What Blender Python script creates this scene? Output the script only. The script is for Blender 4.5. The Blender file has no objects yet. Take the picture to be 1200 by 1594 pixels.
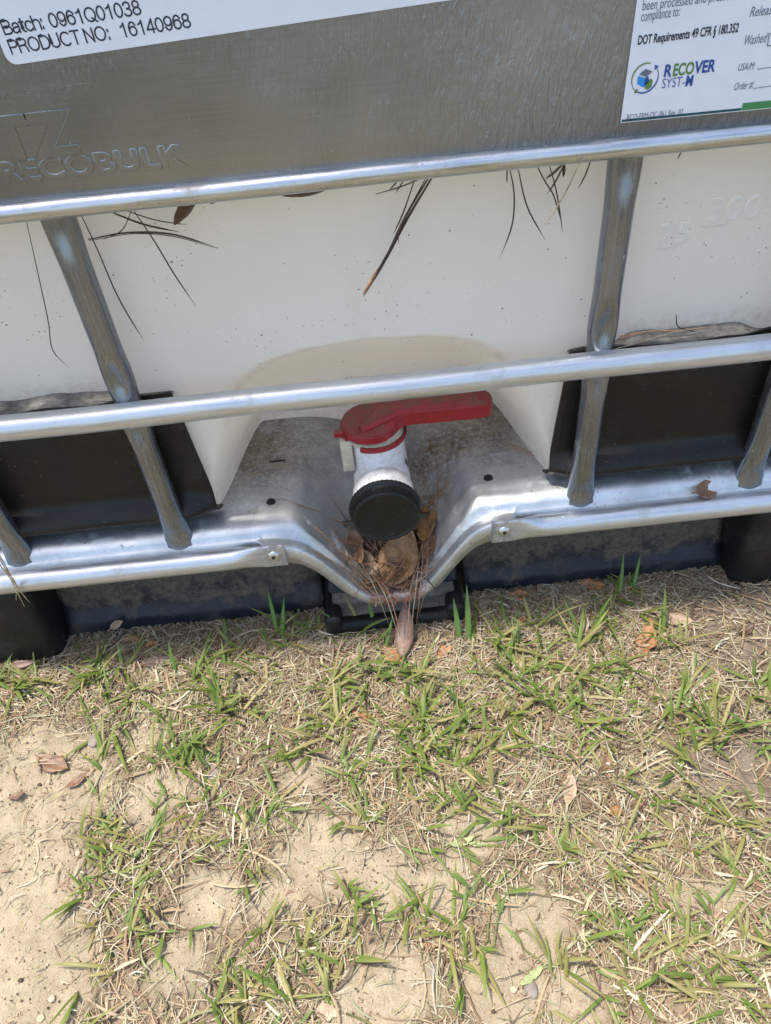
import bpy, bmesh, math, random
import numpy as np
from mathutils import Vector, Matrix, noise
R = math.radians
random.seed(7); rng = np.random.default_rng(7)
S = bpy.context.scene
COL = S.collection

# ------------------------------------------------------------------ camera, sky, sun, exposure
CAMY, CAMZ, PITCH, ROLL, FPX = -0.5485, 0.697, R(43), R(6.1), 1150.0
cd = bpy.data.cameras.new('camera'); cam = bpy.data.objects.new('camera', cd); COL.objects.link(cam)
fw = Vector((0, math.cos(PITCH), -math.sin(PITCH))); r0 = Vector((1, 0, 0)); u0 = Vector((0, math.sin(PITCH), math.cos(PITCH)))
rx = r0*math.cos(ROLL) - u0*math.sin(ROLL); ux = r0*math.sin(ROLL) + u0*math.cos(ROLL)
mw = Matrix((rx, ux, -fw)).transposed().to_4x4(); mw.translation = Vector((0, CAMY, CAMZ)); cam.matrix_world = mw
cd.sensor_width = 36; cd.lens = FPX/1594*36; cd.clip_start = 0.02; cd.clip_end = 400
S.camera = cam
SUN_EL, SUN_AZ = R(73), R(-88)       # azimuth measured from +y towards +x
W = bpy.data.worlds.new('World'); S.world = W; W.use_nodes = True
wn = W.node_tree; sky = wn.nodes.new('ShaderNodeTexSky'); sky.sky_type = 'NISHITA'; sky.sun_disc = False
sky.sun_elevation = SUN_EL; sky.sun_rotation = SUN_AZ; sky.air_density = 1.2; sky.dust_density = 2.5
bg = wn.nodes['Background']; wn.links.new(sky.outputs[0], bg.inputs[0]); bg.inputs[1].default_value = 0.15
sl = bpy.data.lights.new('sun', 'SUN'); sun = bpy.data.objects.new('sun', sl); COL.objects.link(sun)
sl.energy = 2.3; sl.angle = R(2); sl.color = (1, .95, .87)
sd = Vector((math.sin(SUN_AZ)*math.cos(SUN_EL), math.cos(SUN_AZ)*math.cos(SUN_EL), math.sin(SUN_EL)))
sun.rotation_euler = sd.to_track_quat('Z', 'Y').to_euler()
S.view_settings.view_transform = 'Standard'; S.view_settings.look = 'None'; S.view_settings.gamma = 1
S.view_settings.exposure = 1.1
S.cycles.max_bounces = 8

# ------------------------------------------------------------------ helpers
def pray(px, py):
    a, b = px-600, py-797
    U = (a*math.cos(ROLL)-b*math.sin(ROLL))/FPX; V = (a*math.sin(ROLL)+b*math.cos(ROLL))/FPX
    return fw + r0*U - u0*V
def at_y(px, py, y):
    d = pray(px, py); t = (y-CAMY)/d.y
    return Vector((d.x*t, y, CAMZ+d.z*t))
def at_z(px, py, z=0.0):
    d = pray(px, py); t = (z-CAMZ)/d.z
    return Vector((d.x*t, CAMY+d.y*t, z))
def smooth(a, b, x):
    t = min(1, max(0, (x-a)/(b-a))); return t*t*(3-2*t)
def tag(o, label=None, cat=None, group=None, kind=None):
    for k, v in (('label', label), ('category', cat), ('group', group), ('kind', kind)):
        if v: o[k] = v
    return o
def link(name, me, mats, parent=None, smoothed=True):
    o = bpy.data.objects.new(name, me); COL.objects.link(o)
    for m in (mats if isinstance(mats, (list, tuple)) else [mats]): me.materials.append(m)
    if smoothed: me.shade_smooth()
    if parent is not None: o.parent = parent
    return o
def mesh(name, v, f, mats, parent=None, smoothed=True):
    me = bpy.data.meshes.new(name); me.from_pydata([tuple(p) for p in v], [], f); me.update()
    return link(name, me, mats, parent, smoothed)
def grid_faces(nu, nv, off=0, closed_v=False):
    f = []
    for i in range(nu-1):
        for j in range(nv if closed_v else nv-1):
            k = (j+1) % nv
            f.append((off+i*nv+j, off+(i+1)*nv+j, off+(i+1)*nv+k, off+i*nv+k))
    return f
def sweep(path, rad, seg=16, shape=None, caps=True, up=None):
    """rings along path; rad float or list; shape(i, phi)-> (a,b) in the ring frame"""
    path = [Vector(p) for p in path]; n = len(path); v = []; nrm = up
    for i, p in enumerate(path):
        t = (path[min(n-1, i+1)]-path[max(0, i-1)]).normalized()
        if nrm is None: nrm = t.orthogonal()
        nrm = (nrm - t*nrm.dot(t)).normalized(); b = t.cross(nrm)
        r = rad[i] if isinstance(rad, (list, tuple)) else rad
        for j in range(seg):
            ph = 2*math.pi*j/seg
            a, c = shape(i, ph) if shape else (r*math.cos(ph), r*math.sin(ph))
            v.append(p + nrm*a + b*c)
    f = grid_faces(n, seg, closed_v=True)
    if caps: f += [tuple(range(seg))[::-1], tuple((n-1)*seg+j for j in range(seg))]
    return v, f
def tube(name, path, rad, mats, parent=None, seg=16, **k):
    v, f = sweep(path, rad, seg, **k); return mesh(name, v, f, mats, parent)
def lathe(name, prof, axis, origin, mats, parent=None, seg=48, mod=None):
    """prof = [(radius, distance along axis)]"""
    ax = Vector(axis).normalized(); e1 = ax.orthogonal().normalized(); e2 = ax.cross(e1); o = Vector(origin); v = []
    for i, (r, h) in enumerate(prof):
        for j in range(seg):
            ph = 2*math.pi*j/seg; rr = r*(mod(i, j) if mod else 1)
            v.append(o + ax*h + e1*(rr*math.cos(ph)) + e2*(rr*math.sin(ph)))
    f = grid_faces(len(prof), seg, closed_v=True)
    ob = mesh(name, v, f, mats, parent)
    ob.data.set_sharp_from_angle(angle=R(40)); return ob
def rbox(name, lo, hi, mats, parent=None, r=.004, seg=3, taper=None):
    bm = bmesh.new(); bmesh.ops.create_cube(bm, size=1)
    lo, hi = Vector(lo), Vector(hi); c = (lo+hi)/2; d = hi-lo
    for q in bm.verts: q.co = Vector((q.co.x*d.x, q.co.y*d.y, q.co.z*d.z))+c
    if taper: 
        for q in bm.verts: q.co = taper(q.co)
    bmesh.ops.bevel(bm, geom=bm.edges[:], offset=r, segments=seg, affect='EDGES', profile=.5)
    me = bpy.data.meshes.new(name); bm.to_mesh(me); bm.free(); o = link(name, me, mats, parent)
    return o
def solid(o, t, off=-1):
    m = o.modifiers.new('thickness', 'SOLIDIFY'); m.thickness = t; m.offset = off; return o
def empty(name, loc=(0, 0, 0)):
    o = bpy.data.objects.new(name, None); o.location = loc; COL.objects.link(o); return o
def spline(pts, n=14):
    pts = [Vector(p) for p in pts]
    if len(pts) == 2: return [pts[0].lerp(pts[1], i/(n-1)) for i in range(n)]
    P = [pts[0]*2-pts[1]]+pts+[pts[-1]*2-pts[-2]]; out = []; m = len(pts)-1
    for i in range(n):
        t = i/(n-1)*m; k = min(m-1, int(t)); u = t-k; a, b, c, d = P[k:k+4]
        out.append(.5*((2*b)+(c-a)*u+(2*a-5*b+4*c-d)*u*u+(3*b-a-3*c+d)*u**3))
    return out

# ------------------------------------------------------------------ materials
class NT:
    def __init__(s, name):
        s.m = bpy.data.materials.new(name); s.m.use_nodes = True; s.t = s.m.node_tree; s.b = s.t.nodes['Principled BSDF']
        s.tc = s.t.nodes.new('ShaderNodeTexCoord').outputs['Object']
    def n(s, typ, _out=0, _p=None, **k):
        q = s.t.nodes.new(typ)
        for a, v in (_p or {}).items(): setattr(q, a, v)
        for a, v in k.items():
            key = int(a[1:]) if a[0] == '_' else a.replace('_', ' ')
            s.put(q.inputs[key], v)
        return q.outputs[_out]
    def put(s, i, v):
        if isinstance(v, bpy.types.NodeSocket): s.t.links.new(v, i)
        else: i.default_value = v
    def set(s, **k):
        for a, v in k.items(): s.put(s.b.inputs[a.replace('_', ' ')], v)
        return s
    def sc(s, x=1, y=1, z=1, rot=(0, 0, 0)):
        return s.n('ShaderNodeMapping', Vector=s.tc, Scale=(x, y, z), Rotation=rot)
    def noise(s, scale, detail=4, rough=.55, vec=None, dist=0):
        return s.n('ShaderNodeTexNoise', Vector=vec or s.tc, Scale=scale, Detail=detail, Roughness=rough, Distortion=dist)
    def ramp(s, x, a, b, va=0., vb=1.):
        return s.n('ShaderNodeMapRange', _p={'interpolation_type': 'SMOOTHSTEP'}, Value=x, From_Min=a, From_Max=b, To_Min=va, To_Max=vb)
    def mix(s, f, a, b):
        q = s.t.nodes.new('ShaderNodeMix'); q.data_type = 'RGBA'
        s.put(q.inputs[0], f); s.put(q.inputs[6], a); s.put(q.inputs[7], b); return q.outputs[2]
    def math(s, op, a, b=0.):
        return s.n('ShaderNodeMath', _p={'operation': op}, _0=a, _1=b)
    def bump(s, h, strength=.3, dist=.001, normal=None):
        k = dict(Height=h, Strength=strength, Distance=dist)
        if normal is not None: k['Normal'] = normal
        return s.n('ShaderNodeBump', **k)
    def attr(s, name, out='Color'):
        q = s.t.nodes.new('ShaderNodeAttribute'); q.attribute_name = name; return q.outputs[out]
    def xyz(s):
        q = s.t.nodes.new('ShaderNodeSeparateXYZ'); s.t.links.new(s.tc, q.inputs[0]); return q.outputs
c4 = lambda r, g, b: (r, g, b, 1)

def mat_galv(name, dirt=.25, lo=(.40, .41, .42), hi=(.62, .63, .64), rlo=.22, rhi=.42, dirtcol=(.20, .16, .11), streak=(3, 60, 60), met=.95, ends=False, bmp=.25):
    n = NT(name)
    big = n.noise(18, 3); st = n.noise(6, 5, .6, n.sc(*streak)); fine = n.noise(900, 2)
    base = n.mix(n.ramp(st, .3, .7), c4(*lo), c4(*hi)); base = n.mix(n.ramp(big, .35, .7, 0, .5), base, c4(*hi))
    dm = n.math('MULTIPLY', n.ramp(n.noise(55, 8, .72), .50, .66), n.ramp(n.noise(12, 3), .35, .65)); dm = n.math('MULTIPLY', dm, dirt*2)
    sp = n.ramp(n.noise(420, 3, .6), .66, .72, 0, min(1, dirt*2.5)); dm = n.math('MAXIMUM', dm, sp)
    if ends:
        e = n.math('MULTIPLY', n.ramp(n.math('ABSOLUTE', n.xyz()[0]), .150, .120), n.ramp(n.noise(120, 6, .72), .40, .60, .05, .75)); dm = n.math('MAXIMUM', dm, e)
    wv = n.ramp(n.noise(130, 5, .7), .66, .74, 0, .5)            # chalky zinc bloom
    base = n.mix(wv, base, c4(.75, .76, .77)); base = n.mix(dm, base, c4(*dirtcol))
    met = n.math('MULTIPLY', met, n.math('SUBTRACT', 1, n.math('MAXIMUM', dm, n.math('MULTIPLY', wv, .9))))
    ro = n.math('ADD', n.ramp(st, .3, .7, rlo, rhi), n.math('MULTIPLY', dm, .4))
    n.set(Base_Color=base, Metallic=met, Roughness=ro, Normal=n.bump(n.math('ADD', n.math('MULTIPLY', st, .5), n.math('MULTIPLY', fine, .25)), bmp, .0006))
    return n.m
M_tube = mat_galv('galvanised_tube', .14, (.50,.52,.54), (.64,.66,.68), .30, .46, met=.80)
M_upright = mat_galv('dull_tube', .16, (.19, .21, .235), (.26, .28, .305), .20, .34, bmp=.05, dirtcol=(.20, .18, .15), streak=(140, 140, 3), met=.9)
M_bar = mat_galv('bolted_bar', .14, (.50,.52,.54), (.64,.66,.68), .30, .46, met=.80, ends=True)
M_rail = mat_galv('steel_rail', .25)

def mat_plate():
    n = NT('zinc_plate')
    wav = n.noise(80, 4, .6, n.sc(4.2, 4.2, .9, (0, R(8), 0)), .6); br = n.noise(30, 3, .6, n.sc(.7, 20, 26)); pat = n.noise(5, 3)
    mask = n.ramp(pat, .40, .66)
    base = n.mix(n.ramp(n.noise(4.5, 3), .35, .65), c4(.22, .23, .23), c4(.34, .35, .35)); base = n.mix(n.ramp(br, .3, .7, 0, .18), base, c4(.40, .41, .42)); base = n.mix(n.ramp(n.noise(2.6, 3), .35, .65), base, c4(.20, .205, .205))
    scr = n.noise(9, 2, .5, n.sc(1.2, 1, 34, (0, R(-7), 0)), .6); sm = n.ramp(n.math('ABSOLUTE', n.math('SUBTRACT', scr, .5)), 0, .0022, 1, 0)
    sm = n.math('MULTIPLY', sm, n.ramp(n.noise(7, 2), .52, .6)); base = n.mix(n.math('MULTIPLY', sm, .45), base, c4(.7, .7, .68))
    spk = n.ramp(n.noise(260, 2), .73, .76, 0, .5); base = n.mix(spk, base, c4(.65, .65, .62))
    h = n.math('MULTIPLY', wav, n.math('ADD', n.math('MULTIPLY', mask, .9), .15))
    nb = n.bump(h, .75, .0032)
    n.set(Base_Color=base, Metallic=n.math('SUBTRACT', .96, spk), Roughness=n.ramp(pat, .35, .65, .32, .46), Normal=nb)
    return n.m
M_plate = mat_plate()

def mat_tank():
    n = NT('milky_plastic'); z = n.xyz()[2]
    big = n.noise(5, 4, .6); base = n.mix(n.ramp(big, .35, .65), c4(.86, .83, .77), c4(.835, .80, .735))
    run = n.noise(7, 4, .6, n.sc(5, 5, .35)); base = n.mix(n.ramp(run, .60, .80, 0, .16), base, c4(.70, .65, .55))
    base = n.mix(n.ramp(n.noise(24, 6, .7), .62, .80, 0, .05), base, c4(.66, .61, .52))
    grime = n.attr('grime', 'Fac'); g2 = n.math('MULTIPLY', grime, n.ramp(n.noise(90, 6, .75), .38, .66, .15, 1))
    base = n.mix(g2, base, c4(.34, .25, .14))
    v = n.t.nodes.new('ShaderNodeTexVoronoi'); n.t.links.new(n.tc, v.inputs['Vector']); v.inputs['Scale'].default_value = 120
    size = n.ramp(n.noise(23, 3), .44, .72, .0, .14)
    sp = n.math('LESS_THAN', v.outputs['Distance'], size); sp2 = n.ramp(n.noise(330, 3, .6), .66, .71, 0, .8)
    sp2 = n.math('MULTIPLY', sp2, n.ramp(n.noise(9, 2), .45, .62))
    base = n.mix(n.math('MAXIMUM', n.math('MULTIPLY', sp, .75), sp2), base, c4(.10, .075, .05))
    n.set(Base_Color=base, Roughness=.5, Normal=n.bump(n.noise(14, 2), .05, .0015))
    n.b.inputs['Specular IOR Level'].default_value = .3
    tr = n.n('ShaderNodeBsdfTranslucent', Color=base, Normal=n.bump(n.noise(14, 2), .05, .0015)); mx = n.t.nodes.new('ShaderNodeMixShader'); mx.inputs[0].default_value = .40    # thin milky wall lets daylight through
    n.t.links.new(n.b.outputs[0], mx.inputs[1]); n.t.links.new(tr, mx.inputs[2]); n.t.links.new(mx.outputs[0], n.t.nodes['Material Output'].inputs[0])
    return n.m
M_tank = mat_tank()

def mat_black(name, base=(.016, .016, .016), dust=(.17, .15, .12), amt=.25, rough=.42, dirt_z=None):
    n = NT(name)
    d = n.ramp(n.noise(16, 7, .7), .48, .74, 0, amt); sp = n.ramp(n.noise(350, 3, .6), .68, .74, 0, .45)
    if dirt_z:                                # caked splash dirt between two heights
        z = n.xyz()[2]; z = n.math('ADD', z, n.ramp(n.noise(22, 6, .7), .3, .7, -.03, .03))
        dz = n.math('MULTIPLY', n.ramp(z, dirt_z[0], dirt_z[1]), n.ramp(n.noise(160, 6, .75), .33, .62, .2, .85)); d = n.math('MAXIMUM', d, dz)
    base_c = n.mix(d, c4(*base), c4(*dust)); base_c = n.mix(sp, base_c, c4(.34, .31, .27))
    scr = n.noise(40, 3, .5, n.sc(1, 1, 5, (0, R(35), 0))); sm = n.ramp(n.math('ABSOLUTE', n.math('SUBTRACT', scr, .5)), 0, .004, .35, 0)
    sm = n.math('MULTIPLY', sm, n.ramp(n.noise(8, 2), .52, .62)); base_c = n.mix(sm, base_c, c4(.2, .19, .18))
    ro = n.math('ADD', n.math('MULTIPLY', d, .9), n.ramp(n.noise(30, 4), .3, .7, rough-.08, rough+.1))
    n.set(Base_Color=base_c, Roughness=ro, Normal=n.bump(n.noise(160, 4, .6), .2, .0006)); n.b.inputs['Specular IOR Level'].default_value = .32; return n.m
M_sheet = mat_black('black_sheet', (.010, .0095, .008), (.070, .058, .042), .28, .40)
M_foot = mat_black('black_pallet', (.010, .011, .011), (.10, .09, .07), .4, .44)
M_skirt = mat_black('dusty_pallet', (.011, .014, .023), (.15, .125, .088), .35, .34, (.020, .050))  # bluish base puts the sky's reflection into the colour, under the dust
M_cap = mat_black('black_cap', (.010, .011, .010), (.09, .09, .08), .22, .42)

def mat_pan():
    n = NT('stained_steel'); X, Y, Z = n.xyz()[0:3]
    big = n.noise(20, 5, .65); st = n.noise(26, 6, .7)
    base = n.mix(n.ramp(big, .35, .65), c4(.50, .52, .53), c4(.66, .68, .69))
    wv = n.ramp(n.noise(38, 7, .72), .50, .66, 0, .65); base = n.mix(wv, base, c4(.70, .72, .74))
    rust = n.attr('grime', 'Fac')
    rm = n.math('MULTIPLY', rust, n.math('MULTIPLY', n.ramp(n.noise(16, 5, .7), .30, .58, .45, 1), n.ramp(n.noise(170, 7, .75), .34, .54, .45, 1))); 
    base = n.mix(rm, base, n.mix(n.ramp(n.noise(48, 6, .7), .35, .65), c4(.28, .215, .14), c4(.13, .075, .04)))
    lip = n.attr('rust', 'Fac'); lm = n.math('MULTIPLY', lip, n.ramp(n.noise(120, 6, .7), .3, .6, .3, 1)); base = n.mix(lm, base, c4(.22, .085, .04))
    sp = n.ramp(n.noise(260, 4, .7), .60, .68, 0, .8); base = n.mix(n.math('MULTIPLY', sp, n.ramp(big, .4, .6, .1, 1)), base, c4(.07, .05, .03))
    met = n.math('MULTIPLY', .82, n.math('SUBTRACT', 1, n.math('MAXIMUM', n.math('MAXIMUM', rm, lm), n.math('MULTIPLY', wv, .9))))
    n.set(Base_Color=base, Metallic=met, Roughness=n.math('ADD', n.ramp(st, .3, .7, .34, .50), n.math('MULTIPLY', rm, .4)), Normal=n.bump(st, .25, .0008)); return n.m
M_pan = mat_pan()

def mat_plain(name, col, rough=.5, var=.12, dust=None, amt=0., scale=60, **k):
    n = NT(name); a = c4(*[c*(1-var) for c in col]); b = c4(*[min(1, c*(1+var)) for c in col])
    base = n.mix(n.ramp(n.noise(scale, 5, .65), .3, .7), a, b)
    if dust: base = n.mix(n.ramp(n.noise(130, 6, .72), .42, .70, 0, amt), base, c4(*dust))
    n.set(Base_Color=base, Roughness=rough, Normal=n.bump(n.noise(scale*5, 3), .12, .0005), **k); return n.m
def mat_red():
    n = NT('dusty_red_plastic'); g = n.n('ShaderNodeNewGeometry', 1); s = n.t.nodes.new('ShaderNodeSeparateXYZ'); n.t.links.new(g, s.inputs[0])
    up = n.ramp(s.outputs[2], .80, .98); d = n.math('MULTIPLY', up, n.ramp(n.noise(70, 7, .7), .30, .62, .12, .80))     # dust lies on what faces up
    base = n.mix(n.ramp(n.noise(90, 4), .3, .7), c4(.25, .007, .014), c4(.31, .010, .020)); base = n.mix(d, base, c4(.16, .085, .06))
    n.set(Base_Color=base, Roughness=n.math('ADD', .34, n.math('MULTIPLY', d, .5)), Normal=n.bump(n.noise(300, 3), .1, .0004)); return n.m
M_red = mat_red()
M_valve = mat_plain('valve_plastic', (.80, .79, .83), .38, .03, (.40, .31, .2), .35)
M_valve2 = mat_plain('pipe_plastic', (.86, .85, .84), .38, .02, (.40, .30, .19), .5)
M_tab = mat_plain('yellowed_plastic', (.55, .52, .40), .45, .08, (.3, .24, .14), .5)
M_label = mat_plain('label_paper', (.74, .76, .83), .42, .02)
M_ink = mat_plain('dark_ink', (.018, .02, .04), .5, .05)
M_grey = mat_plain('grey_ink', (.13, .15, .20), .5, .05)
M_blue = mat_plain('blue_ink', (.018, .07, .29), .45, .05)
M_lblue = mat_plain('light_blue_ink', (.02, .27, .72), .45, .05)
M_green = mat_plain('green_ink', (.10, .22, .07), .45, .05)
M_teal = mat_plain('teal_ink', (.01, .075, .10), .45, .05)
M_band = mat_plain('green_band', (.05, .24, .08), .45, .05)
M_bolt = mat_plain('bolt_zinc', (.62, .63, .63), .3, .08, (.25, .18, .12), .3, Metallic=.95)
M_emboss = mat_plain('number_plastic', (.86, .83, .77), .5, .02)
M_ledge = mat_plain('ledge_dust', (.17, .16, .14), .9, .25, (.05, .045, .04), .7, 140)
M_dirt = mat_plain('dry_dirt', (.25, .22, .175), .9, .2, (.10, .08, .06), .6, 140)
M_hole_shade = mat_plain('hole_shade', (.012, .010, .009), .8)  # near-black colour for the shade inside the holes and the slot

def mat_leaf(name, col, var=.3):
    n = NT(name); a = c4(*[c*(1-var) for c in col]); b = c4(*[min(1, c*(1+var)) for c in col])
    base = n.mix(n.ramp(n.noise(150, 6, .7), .3, .7), a, b); base = n.mix(n.ramp(n.noise(400, 4, .7), .60, .72, 0, .6), base, c4(.06, .04, .025))
    n.set(Base_Color=base, Roughness=.5, Normal=n.bump(n.noise(260, 4), .35, .0008)); return n.m
LEAF = dict(orange=mat_leaf('orange_leaf', (.30, .135, .05)), brown=mat_leaf('brown_leaf', (.19, .10, .055)), tan=mat_leaf('tan_leaf', (.37, .255, .165), .2),
            dark=mat_leaf('dark_leaf', (.085, .045, .03)), gold=mat_leaf('golden_leaf', (.26, .135, .05), .5), pink=mat_leaf('pink_brown_leaf', (.20, .115, .085), .3),
            green=mat_leaf('pale_green_leaf', (.30, .34, .14), .2))
M_needle = mat_plain('brown_needle', (.36, .19, .105), .5, .35, scale=200)
M_needle_d = mat_plain('dark_needle', (.045, .030, .022), .55, .4, scale=200)
M_needle_p = mat_plain('pale_needle', (.42, .33, .21), .55, .25, scale=200)
M_stone = mat_plain('grey_stone', (.24, .20, .165), .8, .2)

# ------------------------------------------------------------------ ground
PATCHES = [(30, 1230, 120), (40, 1400, 120), (50, 1540, 110), (500, 1330, 85), (740, 1290, 60), (830, 1440, 75), (690, 1380, 60), (620, 1540, 70), (780, 1540, 80),
           (330, 1400, 60), (110, 1230, 80), (250, 1240, 60), (600, 1370, 60), (560, 1570, 70), (430, 1400, 50), (900, 1560, 60), (280, 1500, 50), (230, 1140, 45), (1080, 1400, 40), (470, 1200, 40), (1130, 1400, 40)]
PATCH = [(at_z(x, y), (at_z(x+r, y)-at_z(x, y)).length) for x, y, r in PATCHES]
DAMP = [(at_z(1130, 960), .085), (at_z(1190, 980), .10), (at_z(1120, 1190), .06), (at_z(1190, 1190), .08), (at_z(1150, 1020), .06)]
def bare(x, y):
    """0 = covered by litter, 1 = bare sand"""
    b = 0
    for c, r in PATCH:
        d = ((x-c.x)**2+((y-c.y)*1.0)**2)**.5/r; b = max(b, 1-smooth(.55, 1.15, d))
    return b
def damp(x, y): return max(1-smooth(.4, 1.1, ((x-c.x)**2+(y-c.y)**2)**.5/r) for c, r in DAMP)
def gh(x, y):
    if abs(x) > 1.2 or y > 1.4 or y < -1.2: return 0.03*noise.noise((x*.25, y*.25, 0))*smooth(1.2, 6, abs(x)+abs(y))
    h = .006*noise.noise((x*7, y*7, 3)) + .0035*noise.noise((x*22, y*22, 5)) + .0018*noise.noise((x*60, y*60, 9))
    return h*smooth(.10, -.01, y) - .003*smooth(-.02, .05, y)
def fine(x, y): return .0014*noise.noise((x*55, y*55, 7)) + .0018*noise.noise((x*110, y*110, 2)) + .0011*noise.noise((x*260, y*260, 4))
def axis(lo, hi, step, far_lo, far_hi):
    a = list(np.arange(lo, hi+1e-6, step)); s = step; p = lo; q = []
    while p > far_lo: s *= 1.35; p -= s; q.append(p)
    s = step; p = hi; e = []
    while p < far_hi: s *= 1.35; p += s; e.append(p)
    return q[::-1]+a+e
gx = axis(-.62, .62, .0030, -90, 90); gy = axis(-.56, .07, .0027, -90, 90)
v = [(x, y, gh(x, y)+(fine(x, y) if abs(x) < .63 and -.57 < y < .08 else 0)) for x in gx for y in gy]
ground = mesh('ground', v, [tuple(reversed(f)) for f in grid_faces(len(gx), len(gy))][::1], [])
bmg = ground.data
at = bmg.attributes.new('bare', 'FLOAT', 'POINT'); at.data.foreach_set('value', [bare(p[0], p[1]) if abs(p[0]) < .7 and p[1] > -.6 else .35 for p in v])
at = bmg.attributes.new('damp', 'FLOAT', 'POINT'); at.data.foreach_set('value', [damp(p[0], p[1]) for p in v])
if bmg.polygons[0].normal.z < 0: bmg.flip_normals()
def mat_ground():
    n = NT('sandy_soil')
    b = n.attr('bare', 'Fac'); d = n.attr('damp', 'Fac')
    fine_ = n.noise(420, 4, .7); med = n.noise(60, 6, .7); big = n.noise(14, 4)
    sand = n.mix(n.ramp(med, .3, .7), c4(.33, .26, .165), c4(.45, .365, .24)); sand = n.mix(n.ramp(fine_, .38, .70, 0, .65), sand, c4(.50, .415, .30))
    soil = n.mix(n.ramp(med, .3, .68), c4(.16, .115, .07), c4(.32, .245, .16))  # soil under litter, darkened to hold the shade between straws
    base = n.mix(n.math('ADD', n.math('MULTIPLY', b, .8), n.ramp(big, .4, .65, 0, .35)), soil, sand)
    base = n.mix(n.math('MULTIPLY', d, .8), base, n.mix(n.ramp(med, .3, .7), c4(.15, .115, .085), c4(.25, .20, .15)))
    sp = n.ramp(n.noise(230, 4, .65), .635, .70, 0, .8); base = n.mix(sp, base, c4(.12, .085, .055))
    p = n.xyz(); r2 = n.math('MAXIMUM', n.math('ABSOLUTE', p[0]), n.math('ABSOLUTE', p[1]))
    lawn_shade = n.math('MULTIPLY', n.ramp(r2, .75, 1.3), n.ramp(n.noise(1.6, 4, .6), .40, .56))  # unseen lawn, patches darkened in place of tree shade for the plate's reflection
    base = n.mix(lawn_shade, base, n.mix(n.ramp(n.noise(40, 5, .7), .3, .7), c4(.030, .040, .022), c4(.085, .085, .05)))
    n.set(Base_Color=base, Roughness=.92, Normal=n.bump(n.math('ADD', n.math('MULTIPLY', med, .8), n.math('MULTIPLY', fine_, .5)), 1.0, .0042))
    n.b.inputs['Specular IOR Level'].default_value = .2
    return n.m
bmg.materials.append(mat_ground()); tag(ground, kind='structure', label='sandy ground with worn grass and dry litter')

# ------------------------------------------------------------------ the tote
tote = tag(empty('bulk_container', (0, 0, 0)), 'white plastic bulk liquid tote in a galvanised tube cage on a black pallet', 'tote')
HX, BACK, TOP = .490, 1.15, 1.06
# --- inner tank: front face with the scooped outlet recess
def lut(x, xs, ys): return float(np.interp(x, xs, ys))
def recess(x, z):
    Wd = lut(z, [.17, .20, .25, .30, .325, .345, .353, .360], [.183, .181, .166, .149, .136, .112, .082, .0])
    e = smooth(0, .047 + .03*smooth(.2, .3, z), Wd-abs(x))
    t = max(0, (.360-z)/(.360-.172)); return .152*e*min(1, 1.06*t**.92)
xs = sorted(set(np.round(np.concatenate([np.linspace(-HX+.04, HX-.04, 60), np.linspace(-.20, .20, 140)]), 5)))
zs = sorted(set(np.round(np.concatenate([np.linspace(.150, .42, 110), np.linspace(.42, TOP, 30)]), 5)))
v = []; grime = []
for x in xs:
    for z in zs:
        y = .045 + recess(x, z)
        if z < .205: y += .03*(1-math.sqrt(max(0, 1-((.205-z)/.06)**2)))*(1-smooth(.10, .16, .181-abs(x) if abs(x) < .181 else 0))
        y += .0012*noise.noise((x*9, z*9, 1)) + .0006*math.sin(z*300)*0
        if abs(x+.011) < .0016 and .24 < z < .36: y -= .0006
        v.append((x, y, z))
        rz = recess(x, z); g = .30*math.exp(-((rz-.004)/.004)**2)*smooth(0, .002, rz)*smooth(.24, .33, z) + .03*smooth(.004, .05, rz) + .25*smooth(.215, .17, z)
        grime.append(min(1, g + .5*smooth(.325, .338, z)*smooth(.356, .340, z)*smooth(.2, .24, abs(x))*.6))
nz = len(zs); f = grid_faces(len(xs), nz); nf = len(v)
# corner rounding, sides, back, top
ring = []
for (cx, cy, a0) in ((HX-.04, .085, -90), (HX-.04, BACK-.05, 0), (-HX+.04, BACK-.05, 90), (-HX+.04, .085, 180)):
    for k in range(0, 91, 15): ring.append((cx+.04*math.cos(R(a0+k)), cy+.04*math.sin(R(a0+k))))
base_i = len(v)
for (x, y) in ring:
    v.append((x, y, .150)); v.append((x, y, TOP)); grime += [0, 0]
m = len(ring)
for k in range(m-1): f.append((base_i+2*k, base_i+2*k+2, base_i+2*k+3, base_i+2*k+1))
f.append(tuple(base_i+2*k+1 for k in range(m)))
tank = mesh('tank', v, f, M_tank, tote); tank.data.attributes.new('grime', 'FLOAT', 'POINT').data.foreach_set('value', grime)
tank.data.set_sharp_from_angle(angle=R(60))

def text_mesh(name, body, size, origin, mats, parent, bold=0., sx=1., tilt=0., extrude=.0, bevel=0., spacing=1., shear=0., hollow=False):
    cu = bpy.data.curves.new(name, 'FONT'); cu.body = body; cu.size = size; cu.offset = bold; cu.extrude = extrude; cu.bevel_depth = bevel; cu.bevel_resolution = 2
    cu.space_character = spacing; cu.shear = shear; cu.resolution_u = 4
    if hollow: cu.fill_mode = 'NONE'
    tmp = bpy.data.objects.new(name, cu); COL.objects.link(tmp)
    me = bpy.data.meshes.new_from_object(tmp.evaluated_get(bpy.context.evaluated_depsgraph_get()))
    bpy.data.objects.remove(tmp); me.name = name
    Mx = Matrix.Translation(origin) @ Matrix.Rotation(-tilt, 4, 'Y') @ Matrix.Rotation(R(90), 4, 'X') @ Matrix.Diagonal((sx, 1, 1, 1))
    me.transform(Mx); me.materials.clear(); return link(name, me, mats, parent, smoothed=False)
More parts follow.
